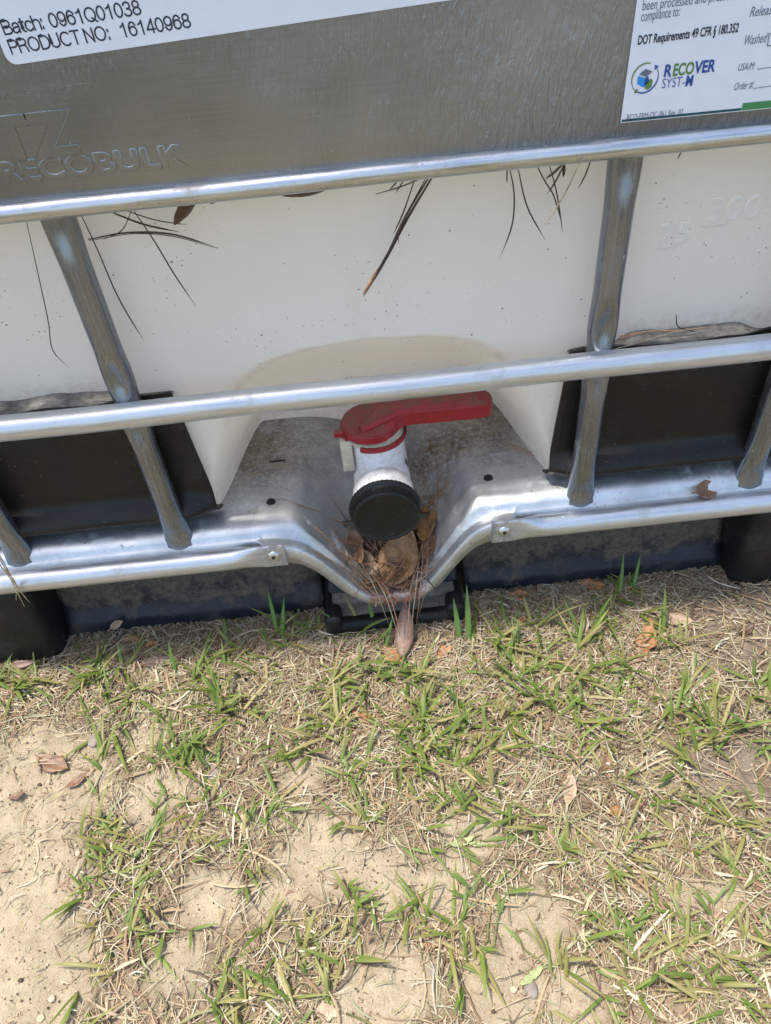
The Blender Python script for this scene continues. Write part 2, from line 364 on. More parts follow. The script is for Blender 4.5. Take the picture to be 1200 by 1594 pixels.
text_mesh('embossed_number', '300', .027, at_y(1097, 345, .0452), M_emboss, tank, -.0004, 1.05, R(-1), 0, .0009, 1.1, hollow=True)
text_mesh('embossed_number', '75', .025, at_y(1022, 380, .0452), M_emboss, tank, -.0004, 1.05, R(-1), 0, .0009, 1.1, hollow=True)
for (a, b, c, d) in ((1097, 352, 1128, 348), (1022, 386, 1055, 381)):
    p, q = at_y(a, b, .0455), at_y(c, d, .0455); tube('embossed_line', [p, q], .0009, M_emboss, tank, 8)
tube('wire_clip', spline([at_y(530, 597, .06), at_y(540, 588, .055), at_y(547, 588, .055), at_y(545, 600, .06)], 12), .0011, M_bolt, tank, 8)

# --- black corner sheets
def sheet(sgn):
    n_u, n_v = 46, 40; v = []
    for i in range(n_u):
        u = i/(n_u-1)
        for j in range(n_v):
            w = j/(n_v-1); z = .176 + (.331-.176)*w
            xe = .172 + .012*w; x = xe + (HX-.02-xe)*u
            flare = smooth(.90, 1.0, w)*(smooth(.10, .26, u)*(1-smooth(.60, .68, u))) if sgn < 0 else smooth(.90, 1.0, w)*smooth(.12, .22, u)*(1-smooth(.52, .66, u))
            y = .036 - flare*(.017+.004*noise.noise((x*30, 0, sgn))) + .0015*noise.noise((x*12, z*12, sgn*4))
            y -= .016*math.exp(-((z-.192)/.011)**2)*smooth(0, .10, u)*.8 + .006*math.exp(-((z-.192)/.011)**2)
            if z < .190: y += .014*((.190-z)/.014)**2
            y += .006*math.exp(-(((x-.335)/.035)**2+((z-.305)/.02)**2))
            z2 = z + .004*flare + (.004*noise.noise((x*26, 2, sgn*3)))*smooth(.9, 1, w) - .010*smooth(.95, 1, w)*(1-smooth(0, .05, u))*0
            v.append((sgn*x, y, z2))
    f = grid_faces(n_u, n_v); f = f if sgn < 0 else [q[::-1] for q in f]
    o = mesh('corner_sheet', v, f, M_sheet, tote); solid(o, .0022, 0)
    rim = [v[i*n_v+n_v-1] for i in range(n_u)]; sv = []; fl = []
    for i, (x, y, z) in enumerate(rim):
        u = i/(n_u-1); on = smooth(.10, .20, u)*(1-smooth(.60, .66, u)) if sgn < 0 else smooth(.12, .19, u)*(1-smooth(.54, .64, u))
        for k in range(6):
            q = k/5; yy = y+.001 + (.0475-y)*q; sv.append((x, yy, z-.006+.0035*on + .003*q*on + .0012*noise.noise((x*60, yy*90, 1))))
    e = mesh('dirt_ledge', sv, grid_faces(n_u, 6) if sgn < 0 else [q[::-1] for q in grid_faces(n_u, 6)], M_ledge, o); e['kind'] = 'stuff'
sheet(-1); sheet(1)

# --- steel tray under the tank, with the spout
FX = [0, .020, .031, .042, .055, .071, .089, .106, .122, .60]; FZ = [.060, .060, .063, .079, .098, .124, .147, .155, .1575, .1575]
def zf(x): 
    s = 0
    for k in (-2, -1, 0, 1, 2): s += lut(abs(x+k*.004), FX, FZ)
    return s/5
IX = [0, .018, .030, .045, .070, .090, .098, .106, .6]; IZ = [.060, .060, .066, .088, .132, .163, .1695, .172, .172]
def pan_z(x, y):
    ax = abs(x); to = max(0, min(1, (y-.010)/.030)); k_out = 1-math.sqrt(max(0, 1-(1-to)**2))
    tc = max(0, min(1, (y-.004)/.165)); k_in = 1-smooth(.22, 1.0, tc)*.90
    zi = sum(lut(abs(x+k*.0025), IX, IZ) for k in (-1, 0, 1))/3
    d1 = (.172-zi)*k_in; d2 = (.172-zf(x))*k_out
    h = max(0, .004-abs(d1-d2))/.004
    z = .172 - max(d1, d2) - h*h*.001
    fl = .0015*math.exp(-((ax-.088)/.006)**2)*smooth(.05, .09, y)*smooth(.17, .13, y)      # pressed crease along the shoulder
    return z + fl + .0012*noise.noise((x*14, y*14, 8)) + .0006*noise.noise((x*45, y*45, 3))
ys = [.004, .007, .010, .013, .016, .020, .024, .028, .032, .036, .040] + [float(q) for q in np.linspace(.046, .26, 32)]
xsn = [float(q) for q in np.concatenate([np.linspace(-HX+.02, -.165, 34), np.linspace(-.16, .16, 121), np.linspace(.165, HX-.02, 34)])]
v = []; gr = []; ru = []
for x in xsn:
    f0 = zf(x); wx = smooth(.125, .14, abs(x)); yo = .012*wx; lp = .023 - .009*(1-smooth(.03, .06, abs(x)))
    prof = [(-.0045+yo, f0-lp), (-.0052+yo, f0-.009), (-.0048+yo, f0-.0022), (-.0030+yo, f0-.0003), (.0015+yo*.8, f0)]
    for (y, z) in prof:
        v.append((x, y, z)); gr.append(.08); ru.append((1-smooth(.024, .036, abs(x)))*.95)
    for y in ys:
        yy = max(y, .004+yo*.7+ (y-.004)*.1) if wx > 0 else y
        v.append((x, yy, pan_z(x, yy)))
        g = smooth(.040, .075, y)*(.25+.45*smooth(.06, .13, abs(x)))*.85 + .35*smooth(.07, .12, y) + 1.0*math.exp(-((x-.060)/.032)**2-((y-.10)/.04)**2)
        gr.append(min(1, g)); ru.append((1-smooth(.024, .036, abs(x)))*.9*smooth(.035, .01, y))
ny = len(ys)+5
pan = mesh('outlet_tray', v, grid_faces(len(xsn), ny), M_pan, tote); solid(pan, .0018, -1)
for nm, ar in (('grime', gr), ('rust', ru)): pan.data.attributes.new(nm, 'FLOAT', 'POINT').data.foreach_set('value', ar)
if sum(q.normal.z*q.area for q in pan.data.polygons) < 0: pan.data.flip_normals()
def on_pan(px, py):
    d = pray(px, py); t = .5
    for i in range(500):
        p = Vector((0, CAMY, CAMZ))+d*t
        if p.y > .0 and p.z < pan_z(p.x, p.y) or p.z < 0: return Vector((p.x, p.y, max(p.z, pan_z(p.x, p.y) if p.y > 0 else 0)))
        t += .002
    return p
for px, py in ((422, 782), (760, 744)):       # drain holes: dark discs on the tray, the shade inside put in as colour
    p = on_pan(px, py); lathe('drain_hole', [(.0052, -.0004), (.0046, .0011), (.0040, .0010), (.0001, .0009)], (0, 0, 1), (p.x, p.y, p.z+.0002), M_hole_shade, pan, 20)
p = on_pan(432, 719); rbox('pressed_slot', p+Vector((-.0095, -.001, -.002)), p+Vector((.0095, .0012, .0012)), M_hole_shade, pan, .0005, 1)  # slot drawn as a dark box, its inner shade is colour
# side walls of the tray
for s in (-1, 1): rbox('tray_side', (s*(HX-.012)-.006, .03, .135), (s*(HX-.012)+.006, BACK-.03, .172), M_rail, pan, .003)
rbox('tray_floor', (-HX+.02, .262, .160), (HX-.02, BACK-.03, .168), M_rail, pan, .002)

# --- cage
def ring_path(z, x0=None):
    """front run with rounded corners and side runs"""
    c = .06; pts = []
    for s in (-1, 1):
        q = [(s*(HX+.008), BACK, z), (s*(HX+.008), c+.02, z)] + [(s*(HX+.008-c+c*math.cos(R(a))), c-c*math.sin(R(a)), z) for a in range(10, 91, 10)]
        pts.append(q)
    return pts
L_, R_ = ring_path(.334)
def bar(z, r):
    a, b = ring_path(z); mid = [(x, .0008*math.sin(x*23+z*50), z) for x in np.linspace(-.42, .42, 33)]
    return tube('horizontal_bar', a+mid+b[::-1], r, M_tube, tote, 20, up=Vector((0, 0, 1)))
for z in (.334, .700, .870, 1.045): bar(z, .0116)
# bottom bar: two halves whose ends are pressed flat and bolted to the tray lip
for s in (-1, 1):
    a = ring_path(.143)[0 if s < 0 else 1]; xsb = list(np.linspace(.42, .19, 12))+list(np.linspace(.185, .108, 16))
    path = [Vector(p) for p in a]+[Vector((s*x, 0, .143+.0035*(1-smooth(.13, .17, x)))) for x in xsb]; nA = len(a)
    def shp(i, ph, path=path, s=s):
        x = abs(path[i].x); fl = 1-smooth(.128, .168, x) if path[i].y < .01 and i >= nA else 0; r = .0125
        ca, sa = math.cos(ph), math.sin(ph)
        if fl > 0:
            sg = lambda q: math.copysign(abs(q)**(1-.55*fl), q)
            A = r*(1-fl)*ca + fl*.0150*sg(ca); B = r*(1-fl)*sa + fl*.0022*sg(sa)
            B += (-.0065*fl)*(1 if s < 0 else -1)*(-1)
        else:
            A, B = r*ca, r*sa
            if sa*(-s) > .25 and abs(ca-.35) < .08: B *= .97
        return A, B
    v, f = sweep(path, .0125, 24, shp, up=Vector((0, 0, 1))); o = mesh('bottom_bar', v, f, M_bar, tote)
    cx = s*.1205; yfront = min(p.y for p in v if abs(p.x-cx) < .006)
    lathe('bolt_head', [(.0001, .0030), (.0030, .0030), (.0052, .0022), (.0066, .0008), (.0068, -.001)], (0, -1, .12), (cx, yfront-.0002, .1485), M_bolt, o, 20)
    lathe('bolt_recess', [(.0001, .0004), (.0022, .0004), (.0024, -.0004)], (0, -1, .12), (cx, yfront-.0032, .1489), M_ink, o, 6)  # dark hexagon on the head, the socket's shade as colour
# uprights, dented where the horizontal bars cross
def upright(x0, zb=.147, y0=.019):
    n = 190; path = [Vector((x0, y0 - .006*(1-smooth(zb, zb+.03, z)), z)) for z in np.linspace(zb, 1.05, n)]
    zz = [p.z for p in path]
    def shp(i, ph):
        z = zz[i]; r = .0118; fl = 1-smooth(zb, zb+.075, z)
        w = r*(1+.30*fl); dpt = r*(1-.45*fl); ca, sa = math.cos(ph), math.sin(ph)      # ca -> x, sa -> towards viewer (-y)
        d = 0
        for z1, z2, z3 in ((.535, .498, .462), (.395, .362, .338), (.332, .316, .284), (.74, .71, .67), (.91, .88, .84)): d = max(d, smooth(z1, z2, z) if z > z2 else smooth(z3, z2, z))
        y = dpt*sa
        if sa < 0: y -= d*.62*dpt*sa*max(0, 1-(ca/.70)**2)
        y += .0
        return w*ca*(1+.10*d), y
    v, f = sweep(path, .0118, 28, shp, up=Vector((1, 0, 0)))
    yc = y0
    v = [Vector((p.x, p.y, p.z)) for p in v]
    return mesh('upright_bar', v, f, M_upright, tote)
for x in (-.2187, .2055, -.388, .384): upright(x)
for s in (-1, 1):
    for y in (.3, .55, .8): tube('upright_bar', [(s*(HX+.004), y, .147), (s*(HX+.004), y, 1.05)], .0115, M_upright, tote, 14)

# --- sheet steel plate with rolled bottom edge
PY = -.004
v = []; nx = 60
pxs = np.linspace(-.44, .44, nx)
prof = [(PY, .86)] + [(PY, z) for z in np.linspace(.84, .525, 20)] + [(PY+.001, .518), (PY+.001, .508)]
for x in pxs:
    for (y, z) in prof: v.append((x, y+.0006*noise.noise((x*6, z*6, 2)), z))
plate = mesh('steel_plate', v, [q[::-1] for q in grid_faces(nx, len(prof))], M_plate, tote)
if plate.data.polygons[5].normal.y > 0: plate.data.flip_normals()
solid(plate, .0012, -1)
tube('rolled_edge', [(x, PY-.0022+.0003*math.sin(x*31), .5158+.0003*math.sin(x*17)) for x in np.linspace(-.44, .44, 40)], .0070, M_rail, plate, 24, up=Vector((0, 0, 1)))
ee = dict(extrude=.0000, bevel=.0007)
p = at_y(4, 285, PY); text_mesh('embossed_lettering', 'RECOBULK', .0185, (p.x, PY+.0002, p.z), M_plate, plate, .0004, 1.27, R(-.3), spacing=1.08, **ee)
p = at_y(3, 250, PY); text_mesh('embossed_lettering', 'TZ', .036, (p.x, PY+.0002, p.z), M_plate, plate, .0016, 1.15, R(0), spacing=1.02, **ee)

# --- labels: thin printed stickers
def flat_label(name, o, tilt, w, h, rad, th, mat):
    """origin = lower left corner; returns object and a mapper from label coordinates (metres)"""
    ex = Vector((math.cos(tilt), 0, math.sin(tilt))); ez = Vector((-math.sin(tilt), 0, math.cos(tilt))); o = Vector(o)
    pts = []
    for (cx, cz, a0) in ((w-rad, rad, -90), (w-rad, h-rad, 0), (rad, h-rad, 90), (rad, rad, 180)):
        for k in range(0, 91, 15): pts.append((cx+rad*math.cos(R(a0+k)), cz+rad*math.sin(R(a0+k))))
    n = len(pts); v = [o+ex*a+ez*b+Vector((0, -th, 0)) for a, b in pts]+[o+ex*a+ez*b for a, b in pts]
    f = [tuple(range(n))]+[(i, n+i, n+(i+1) % n, (i+1) % n) for i in range(n)]
    ob = mesh(name, v, f, mat, plate, smoothed=False)
    return ob, (lambda a, b, lift=.0003: o+ex*a+ez*b+Vector((0, -th-lift, 0)))
# batch label
bl, br_ = at_y(22, 101, PY), at_y(600, 15, PY); tl = math.atan2(br_.z-bl.z, br_.x-bl.x)
lab, mp = flat_label('printed_label', (bl.x-.003, PY-.0006, bl.z), tl, .345, .14, .006, .0004, M_label); lab['label'] = 'white sticker printed with batch and product numbers'
def inv(px, py, o, t):
    p = at_y(px, py, PY)-Vector(o); return (p.x*math.cos(t)+p.z*math.sin(t), -p.x*math.sin(t)+p.z*math.cos(t))
o1 = (bl.x-.003, PY, bl.z)
def arcp(cx, cy, rx, ry, a0, a1): 
    n = max(6, int(abs(a1-a0)/12)); return [(cx+rx*math.cos(R(a0+(a1-a0)*i/n)), cy+ry*math.sin(R(a0+(a1-a0)*i/n))) for i in range(n+1)]
GLY = {   # width, strokes (cap height 1)
 'B': (.72, [[(0, 0), (0, 1)], [(0, 1), (.33, 1)]+arcp(.33, .76, .24, .24, 90, -90)+[(0, .52)], [(0, .52), (.37, .52)]+arcp(.37, .26, .27, .26, 90, -90)+[(0, 0)]]),
 'a': (.60, [arcp(.26, .50, .22, .22, 165, 0)+[(.48, .0)], [(.48, .42), (.22, .40)]+arcp(.20, .20, .20, .20, 90, 300)+[(.48, .18)]]),
 't': (.40, [[(.14, .95), (.14, .16)]+arcp(.27, .16, .13, .16, 180, 280), [(0, .72), (.30, .72)]]), 'c': (.60, [arcp(.27, .36, .27, .36, 42, 318)]),
 'h': (.62, [[(0, 0), (0, 1)], arcp(.25, .46, .25, .27, 180, 0)+[(.50, 0)]]), ':': (.32, [[(.06, 0), (.06, .13)], [(.06, .58), (.06, .71)]]), ' ': (.34, []),
 '0': (.68, [arcp(.27, .5, .27, .5, 0, 360)]), '9': (.68, [arcp(.27, .67, .26, .33, 0, 360), arcp(.27, .5, .265, .5, 20, -150)]), '6': (.68, [arcp(.27, .33, .26, .33, 0, 360), arcp(.27, .5, .265, .5, 200, 30)]),
 '1': (.68, [[(.34, 0), (.34, 1)], [(.32, .96), (.22, .82), (.08, .76)]]), 'Q': (.92, [arcp(.38, .5, .38, .5, 0, 360), [(.46, .24), (.80, -.06)]]), '8': (.68, [arcp(.27, .755, .22, .245, 0, 360), arcp(.27, .255, .27, .26, 0, 360)]),
 '3': (.68, [arcp(.26, .75, .23, .25, 160, -90), arcp(.26, .26, .27, .27, 90, -160)]), '4': (.68, [[(.42, 0), (.42, 1)], [(.42, 1), (0, .30)], [(0, .25), (.56, .25)]]),
 'P': (.70, [[(0, 0), (0, 1)], [(0, 1), (.34, 1)]+arcp(.34, .73, .26, .27, 90, -90)+[(0, .46)]]), 'R': (.76, [[(0, 0), (0, 1)], [(0, 1), (.34, 1)]+arcp(.34, .75, .25, .25, 90, -90)+[(0, .5)], [(.38, .5), (.52, .42), (.60, 0)]]),
 'O': (.92, [arcp(.38, .5, .38, .5, 0, 360)]), 'D': (.80, [[(0, 0), (0, 1)], [(0, 1), (.27, 1)]+arcp(.27, .5, .38, .5, 90, -90)+[(0, 0)]]), 'U': (.76, [[(0, 1), (0, .3)]+arcp(.30, .3, .30, .3, 180, 360)+[(.60, 1)]]),
 'C': (.84, [arcp(.38, .5, .38, .5, 48, 312)]), 'T': (.68, [[(.30, 0), (.30, 1)], [(0, 1), (.60, 1)]]), 'N': (.78, [[(0, 0), (0, 1)], [(0, 1), (.60, 0)], [(.60, 0), (.60, 1)]])}
def print_line(lbl, body, pa, pb, o, t, mp, h, mat, wd=.15):
    a = Vector(inv(*pa, o, t)); b = Vector(inv(*pb, o, t)); tot = sum(GLY[c][0] for c in body)-.12; ex = (b-a)/tot; k = ex.length; ez = Vector((-ex.y, ex.x)).normalized()*h
    V, F = [], []; x = 0; lift = .0002
    for ch in body:
        w, st = GLY[ch]
        for s_ in st:
            lift += .0000012; q = [a+ex*(x+u)+ez*v_ for u, v_ in s_]; closed = (q[0]-q[-1]).length < 1e-6; n = len(q); b0_ = len(V)
            for i in range(n):
                d0 = (q[i]-q[i-1]) if i > 0 else (q[-1]-q[-2] if closed else q[1]-q[0]); d1 = (q[i+1]-q[i]) if i < n-1 else (q[1]-q[0] if closed else d0)
                d0 = d0.normalized(); d1 = d1.normalized(); m_ = (d0+d1).normalized(); nn = Vector((-m_.y, m_.x))*(h*wd*.5/max(.45, m_.dot(d1)))
                e = m_*(h*wd*.5) if (not closed and i == n-1) else (-m_*(h*wd*.5) if not closed and i == 0 else Vector((0, 0)))
                V += [mp(*(q[i]+e-nn), lift), mp(*(q[i]+e+nn), lift)]
            F += [(b0_+2*i, b0_+2*i+2, b0_+2*i+3, b0_+2*i+1) for i in range(n-1)]
        x += w
    return mesh('printed_text', V, F, mat, lbl, smoothed=False)
def line(lbl, body, pa, pb, o, t, mp, hpx, mat, bold=0, shear=0.):
    """set a line of print so that it runs from pa to pb"""
    a = inv(*pa, o, t); b = inv(*pb, o, t); size = hpx
    ob = text_mesh('printed_text', body, size, mp(a[0], a[1]), mat, lbl, bold, 1, t+math.atan2(b[1]-a[1], b[0]-a[0]), shear=shear)
    w = max(v.co.x for v in ob.data.vertices)-min(v.co.x for v in ob.data.vertices)
    want = (b[0]-a[0]); k = want/w; x0 = mp(a[0], a[1]).x
    for q in ob.data.vertices: 
        dx = q.co.x-x0; q.co.x = x0+dx*k; q.co.z += dx*(k-1)*math.tan(t+math.atan2(b[1]-a[1], b[0]-a[0]))
    return ob
print_line(lab, 'Batch: 0961Q01038', (9, 53), (221, 21), o1, tl, mp, .0069, M_ink, .135)
print_line(lab, 'PRODUCT NO:  16140968', (20, 83), (298, 41), o1, tl, mp, .0069, M_ink, .135)
# refurbisher label
b0, b1 = at_y(965, 191, PY), at_y(1200, 168, PY); t2 = math.atan2(b1.z-b0.z, b1.x-b0.x); o2 = (b0.x, PY, b0.z)
lab2, mp2 = flat_label('printed_label', (b0.x, PY-.0006, b0.z), t2, .21, .15, .0012, .0004, M_label); lab2['label'] = 'white refurbishing sticker with a green bottom band and round logo'
def quad(name, pts, mat, lift=.0003):
    v = [mp2(*p, lift) for p in pts]; return mesh(name, v, [tuple(range(len(pts)))], mat, lab2, smoothed=False)
a = inv(1152, 172, o2, t2)[0]
quad('printed_band', [(.0006, .0006), (a, .0006), (a, .0022), (.0006, .0022)], M_teal)
quad('printed_band', [(a+.0002, .0006), (.209, .0006), (.209, .0052), (a+.0002, .0052)], M_band)
def l2(body, pa, pb, size, mat, bold=0, shear=0.): return line(lab2, body, pa, pb, o2, t2, mp2, size, mat, bold, shear)
l2('been processed and pressure tested in', (998, 16), (1190, -8), .0080, M_grey)
l2('compliance to:', (996, 33), (1056, 24), .0080, M_grey)
l2('DOT Requirements 49 CFR § 180.352', (991, 69), (1147, 49), .0072, M_ink, .00016)
l2('Released', (1164, 26), (1212, 20), .0080, M_grey, 0, .2)
l2('Washed', (1155, 70), (1190, 65), .0080, M_grey, 0, .2)
l2('USA/M:', (1146, 110), (1172, 107), .0062, M_grey, 0, .2)
l2('Order #:', (1140, 140), (1170, 136), .0066, M_grey, 0, .2)
l2('RCO-FRM-QC-061 Rev. 02', (974, 186), (1061, 177), .0050, M_grey)
l2('R', (1031, 119), (1043, 118), .0100, M_blue, .0003); l2('ECO', (1045, 117.5), (1077, 114), .0100, M_green, .0003); l2('VER', (1079, 113.5), (1112, 110), .0100, M_blue, .0003)
l2('SYST-', (1028, 137), (1063, 133), .0084, M_blue, -.00005); l2('M', (1065, 133), (1076, 132), .0084, M_blue, .0004)
def stroke(pa, pb, wd, mat):
    A = Vector(inv(*pa, o2, t2)); B = Vector(inv(*pb, o2, t2)); d = (B-A).normalized(); nn = Vector((-d.y, d.x))*wd/2
    quad('printed_line', [A-nn, B-nn, B+nn, A+nn], mat)
stroke((1177, 107), (1215, 102), .0004, M_grey); stroke((1171, 137), (1215, 131), .0004, M_grey)
for q in (((1196, 52), (1193, 71)), ((1193, 71), (1215, 68)), ((1196, 52), (1215, 49))): stroke(*q, .0006, M_grey)
lc = Vector(inv(1003, 121, o2, t2)); lr = .0088
def arc(a0, a1, mat, w=.0010):
    n = 20; o = []; i_ = []
    for k in range(n+1):
        a = R(a0+(a1-a0)*k/n); ww = w*(.45+.55*math.sin(math.pi*min(1, .15+k/n))); o.append(lc+Vector((math.cos(a), math.sin(a)))*(lr+ww/2)); i_.append(lc+Vector((math.cos(a), math.sin(a)))*(lr-ww/2))
    v = [mp2(*p) for p in o+i_]; mesh('printed_arc', v, [(k, k+1, n+2+k, n+1+k) for k in range(n)], mat, lab2, smoothed=False)
    e = lc+Vector((math.cos(R(a1)), math.sin(R(a1))))*lr; d = Vector((-math.sin(R(a1)), math.cos(R(a1))))*(1 if a1 > a0 else -1); q = Vector((-d.y, d.x))
    quad('printed_arrow', [e+d*.0022, e+q*.0017-d*.0004, e-q*.0017-d*.0004], mat)
arc(75, 235, M_green); arc(-115, 40, M_blue)
bx = lambda pts, m_: quad('printed_logo', [lc+Vector(p)*lr for p in pts], m_, .0004)
bx([(-.55, .2), (0, 0), (0, -.62), (-.55, -.35)], M_lblue); bx([(0, 0), (.2, .15), (.35, -.2), (0, -.62)], M_blue); bx([(-.5, .3), (-.05, .62), (.52, .4), (.05, .08)], M_grey)
bx([(.1, -.35), (.45, -.05), (.62, -.2), (.60, -.62), (.35, -.80), (.1, -.72)], M_green)

# --- outlet valve
valve = lathe('outlet_valve', [(.0001, -.030), (.022, -.030), (.0285, -.022), (.0290, -.012), (.0290, .020), (.0287, .046), (.0290, .050), (.0290, .053), (.0001, .053)], (0, 0, 1), (-.001, .084, .175), M_valve, tote, 56)
VY, VP = .084, .072
lathe('outlet_pipe', [(.0305, -.020), (.0312, .018), (.0316, .0225), (.0328, .0240), (.0328, .036), (.0315, .0375), (.030, .060)], (0, -1, 0), (.0, VP, .171), M_valve2, valve, 56)
lathe('inlet_pipe', [(.030, 0), (.030, .04), (.0305, .042), (.0305, .065), (.030, .068), (.030, .15)], (0, 1, 0), (.0, VP, .182), M_valve, valve, 48)
cap = lathe('dust_cap', [(.0345, .047), (.0372, .048), (.0378, .0495), (.0378, .0520), (.0368, .0532), (.0352, .0536), (.0345, .0545), (.0343, .0630), (.0338, .0650), (.0325, .0660), (.0310, .0662), (.0302, .0655), (.0298, .0652), (.0150, .0649), (.0001, .0648)],
            (0, -1, 0), (0, VP, .171), M_cap, valve, 144, mod=lambda i, j: (1.0+(.012 if j % 3 == 0 else -.004)) if i in (1, 2, 3) else 1.0)
rb = [(0.035, .054+.0085*k/2) for k in range(3)]
vv = []; ff = []
for k in range(72):
    a = 2*math.pi*k/72; c = Vector((math.cos(a), 0, math.sin(a))); t = Vector((-math.sin(a), 0, math.cos(a)))*.0006
    b = len(vv); O = Vector((0, VP, .171))
    for yy in (.0545, .0640):
        for q, e in ((.0338, -1), (.0350, -.4), (.0350, .4), (.0338, 1)): vv.append(O+c*q+t*e+Vector((0, -yy, 0)))
    ff += [(b, b+1, b+5, b+4), (b+1, b+2, b+6, b+5), (b+2, b+3, b+7, b+6), (b+4, b+5, b+6, b+7)]
o = mesh('grip_rib', vv, ff, M_cap, cap, smoothed=False); o['kind'] = 'stuff'
# red collar, open at the lever side, and hub with lever
ZT = .231
def arc_ring(name, r0_, r1_, z0, z1, a0, a1, mat, par, c=(.002, VY)):
    n = 40; v = []
    for k in range(n+1):
        a = R(a0+(a1-a0)*k/n); e = (math.cos(a), math.sin(a))
        for r, z in ((r0_, z0), (r1_, z0), (r1_+.0006, (z0+z1)/2), (r1_, z1), (r0_, z1)): v.append((c[0]+e[0]*r, c[1]+e[1]*r, z))
    f = grid_faces(n+1, 5, closed_v=True)+[(0, 1, 2, 3, 4), tuple(n*5+j for j in range(5))[::-1]]
    return mesh(name, v, f, mat, par, smoothed=False)
arc_ring('red_collar', .0285, .0345, ZT-.0085, ZT-.003, -118, 25, M_red, valve, (-.003, VY))
arc_ring('red_collar', .0285, .0350, ZT-.004, ZT+.005, 120, 212, M_red, valve, (-.003, VY))
lathe('valve_stem', [(.0315, -.0060), (.0318, -.0015), (.0290, -.0008), (.0290, .002), (.0001, .002)], (0, 0, 1), (-.003, VY, ZT), M_tab, valve, 40)
# lever: a closed solid from plan outline with a domed top
def lever():
    LX = []
    hub = Vector((-.003, VY)); n = 60
    out = [(-.0330, .000), (-.0322, -.010), (-.0280, -.0200), (-.0200, -.0275), (-.0090, -.0318), (.0010, -.0325), (.0105, -.0300), (.0185, -.0240), (.0245, -.0165), (.0310, -.0120), (.042, -.0105), (.065, -.0110), (.110, -.0118), (.1205, -.0105), (.1250, -.005), (.1260, .003),
           (.1250, .011), (.1205, .0165), (.110, .0185), (.065, .0185), (.042, .0190), (.031, .0220), (.0205, .0275), (.0065, .0320), (-.0085, .0315), (-.0205, .0260), (-.0290, .0170), (-.0325, .0075)]
    bm = bmesh.new(); zb, zt = ZT+.001, ZT+.0105
    def zof(x, y, base):
        rr = smooth(.010, .034, x); return base + (.0105*rr if base == zt else .0035*rr)
    lo = [bm.verts.new((hub.x+x, hub.y+y, zof(x, y, zb))) for x, y in out]; hi = [bm.verts.new((hub.x+x, hub.y+y, zof(x, y, zt))) for x, y in out]
    k = len(out)
    for i in range(k): bm.faces.new((lo[i], lo[(i+1) % k], hi[(i+1) % k], hi[i]))
    ins = [(x*.86+.004, y*.80+.0006) for x, y in out]
    top = [bm.verts.new((hub.x+x, hub.y+y, zof(x, y, zt)+.0022)) for x, y in ins]
    for i in range(k): bm.faces.new((hi[i], hi[(i+1) % k], top[(i+1) % k], top[i]))
    bm.faces.new(top); bm.faces.new(lo[::-1]); bmesh.ops.recalc_face_normals(bm, faces=bm.faces[:])
    bmesh.ops.bevel(bm, geom=[e for e in bm.edges if e.calc_face_angle(0) > R(25)], offset=.0016, segments=3, affect='EDGES', clamp_overlap=True)
    bmesh.ops.triangulate(bm, faces=[f for f in bm.faces if len(f.verts) > 4])
    me = bpy.data.meshes.new('lever'); bm.to_mesh(me); bm.free(); o = link('lever', me, M_red, valve); me.set_sharp_from_angle(angle=R(35)); return o
lev = lever()
# raised rib of the lever that runs across the hub
def lever_rib():
    path = spline([(-.0150, VY-.0190, ZT+.0085), (-.006, VY-.0150, ZT+.0120), (.008, VY-.0075, ZT+.0165), (.022, VY-.001, ZT+.0195), (.045, VY+.003, ZT+.0210), (.070, VY+.0035, ZT+.0208), (.112, VY+.0035, ZT+.0200)], 24)
    def shp(i, ph):
        t = i/23; w = .0050+.0070*smooth(0, .45, t)*(1-smooth(.94, 1.02, t)*.6); h = .0075-.0035*t
        sg = lambda q: math.copysign(abs(q)**.6, q)
        return h*sg(math.cos(ph)), w*sg(math.sin(ph))
    v, f = sweep(path, .004, 20, shp, up=Vector((0, 0, 1))); return mesh('lever_rib', v, f, M_red, valve)
lever_rib()
rbox('locking_tab', (-.0400, VY-.020, .190), (-.0275, VY-.004, ZT-.001), M_tab, valve, .002)
rbox('lock_pin', (-.0450, VY-.013, ZT+.000), (-.033, VY-.006, ZT+.007), M_red, valve, .0015)

# --- pallet
pal = rbox('pallet', (-HX, .20, .096), (HX, BACK, .130), M_foot, tote, .006)
for s in (-1, 1): rbox('pallet_deck', (min(s*.135, s*HX), .052, .096), (max(s*.135, s*HX), .202, .129), M_foot, pal, .004)
def foot(x0, x1, y0, y1, r=.016):
    cx, cy = (x0+x1)/2, (y0+y1)/2
    return rbox('pallet_foot', (x0, y0, -.012), (x1, y1, .128), M_foot, pal, r, 4, taper=lambda c: Vector((cx+(c.x-cx)*(1.0+.10*(c.z < .05)*0-.0+(.10 if c.z > .05 else 0)), cy+(c.y-cy)*(1.06 if c.z > .05 else 1), c.z)))
for yy in ((.006, .16), (.50, .66), (1.0, 1.15)):
    for s in (-1, 1):
        a, b = sorted((s*.402, s*.515)); foot(a, b, *yy)
rbox('pallet_foot', (-.08, .52, -.01), (.08, .66, .11), M_foot, pal, .012)
def skirt(x0, x1):
    n, m = 40, 14; v = []
    for i in range(n):
        x = x0+(x1-x0)*i/(n-1)
        for j in range(m):
            t = j/(m-1); z = -.008+.118*t; y = .040+.030*t - .008*math.exp(-((z-.012)/.012)**2)+.003*noise.noise((x*8, z*10, 5))
            v.append((x, y, z))
    f = grid_faces(n, m); o = mesh('pallet_skirt', v, [q[::-1] for q in f], M_skirt, pal)
    if o.data.polygons[0].normal.y > 0: o.data.flip_normals()
    solid(o, .004, -1)
skirt(-.400, -.086); skirt(.086, .398); skirt(-.079, .077)
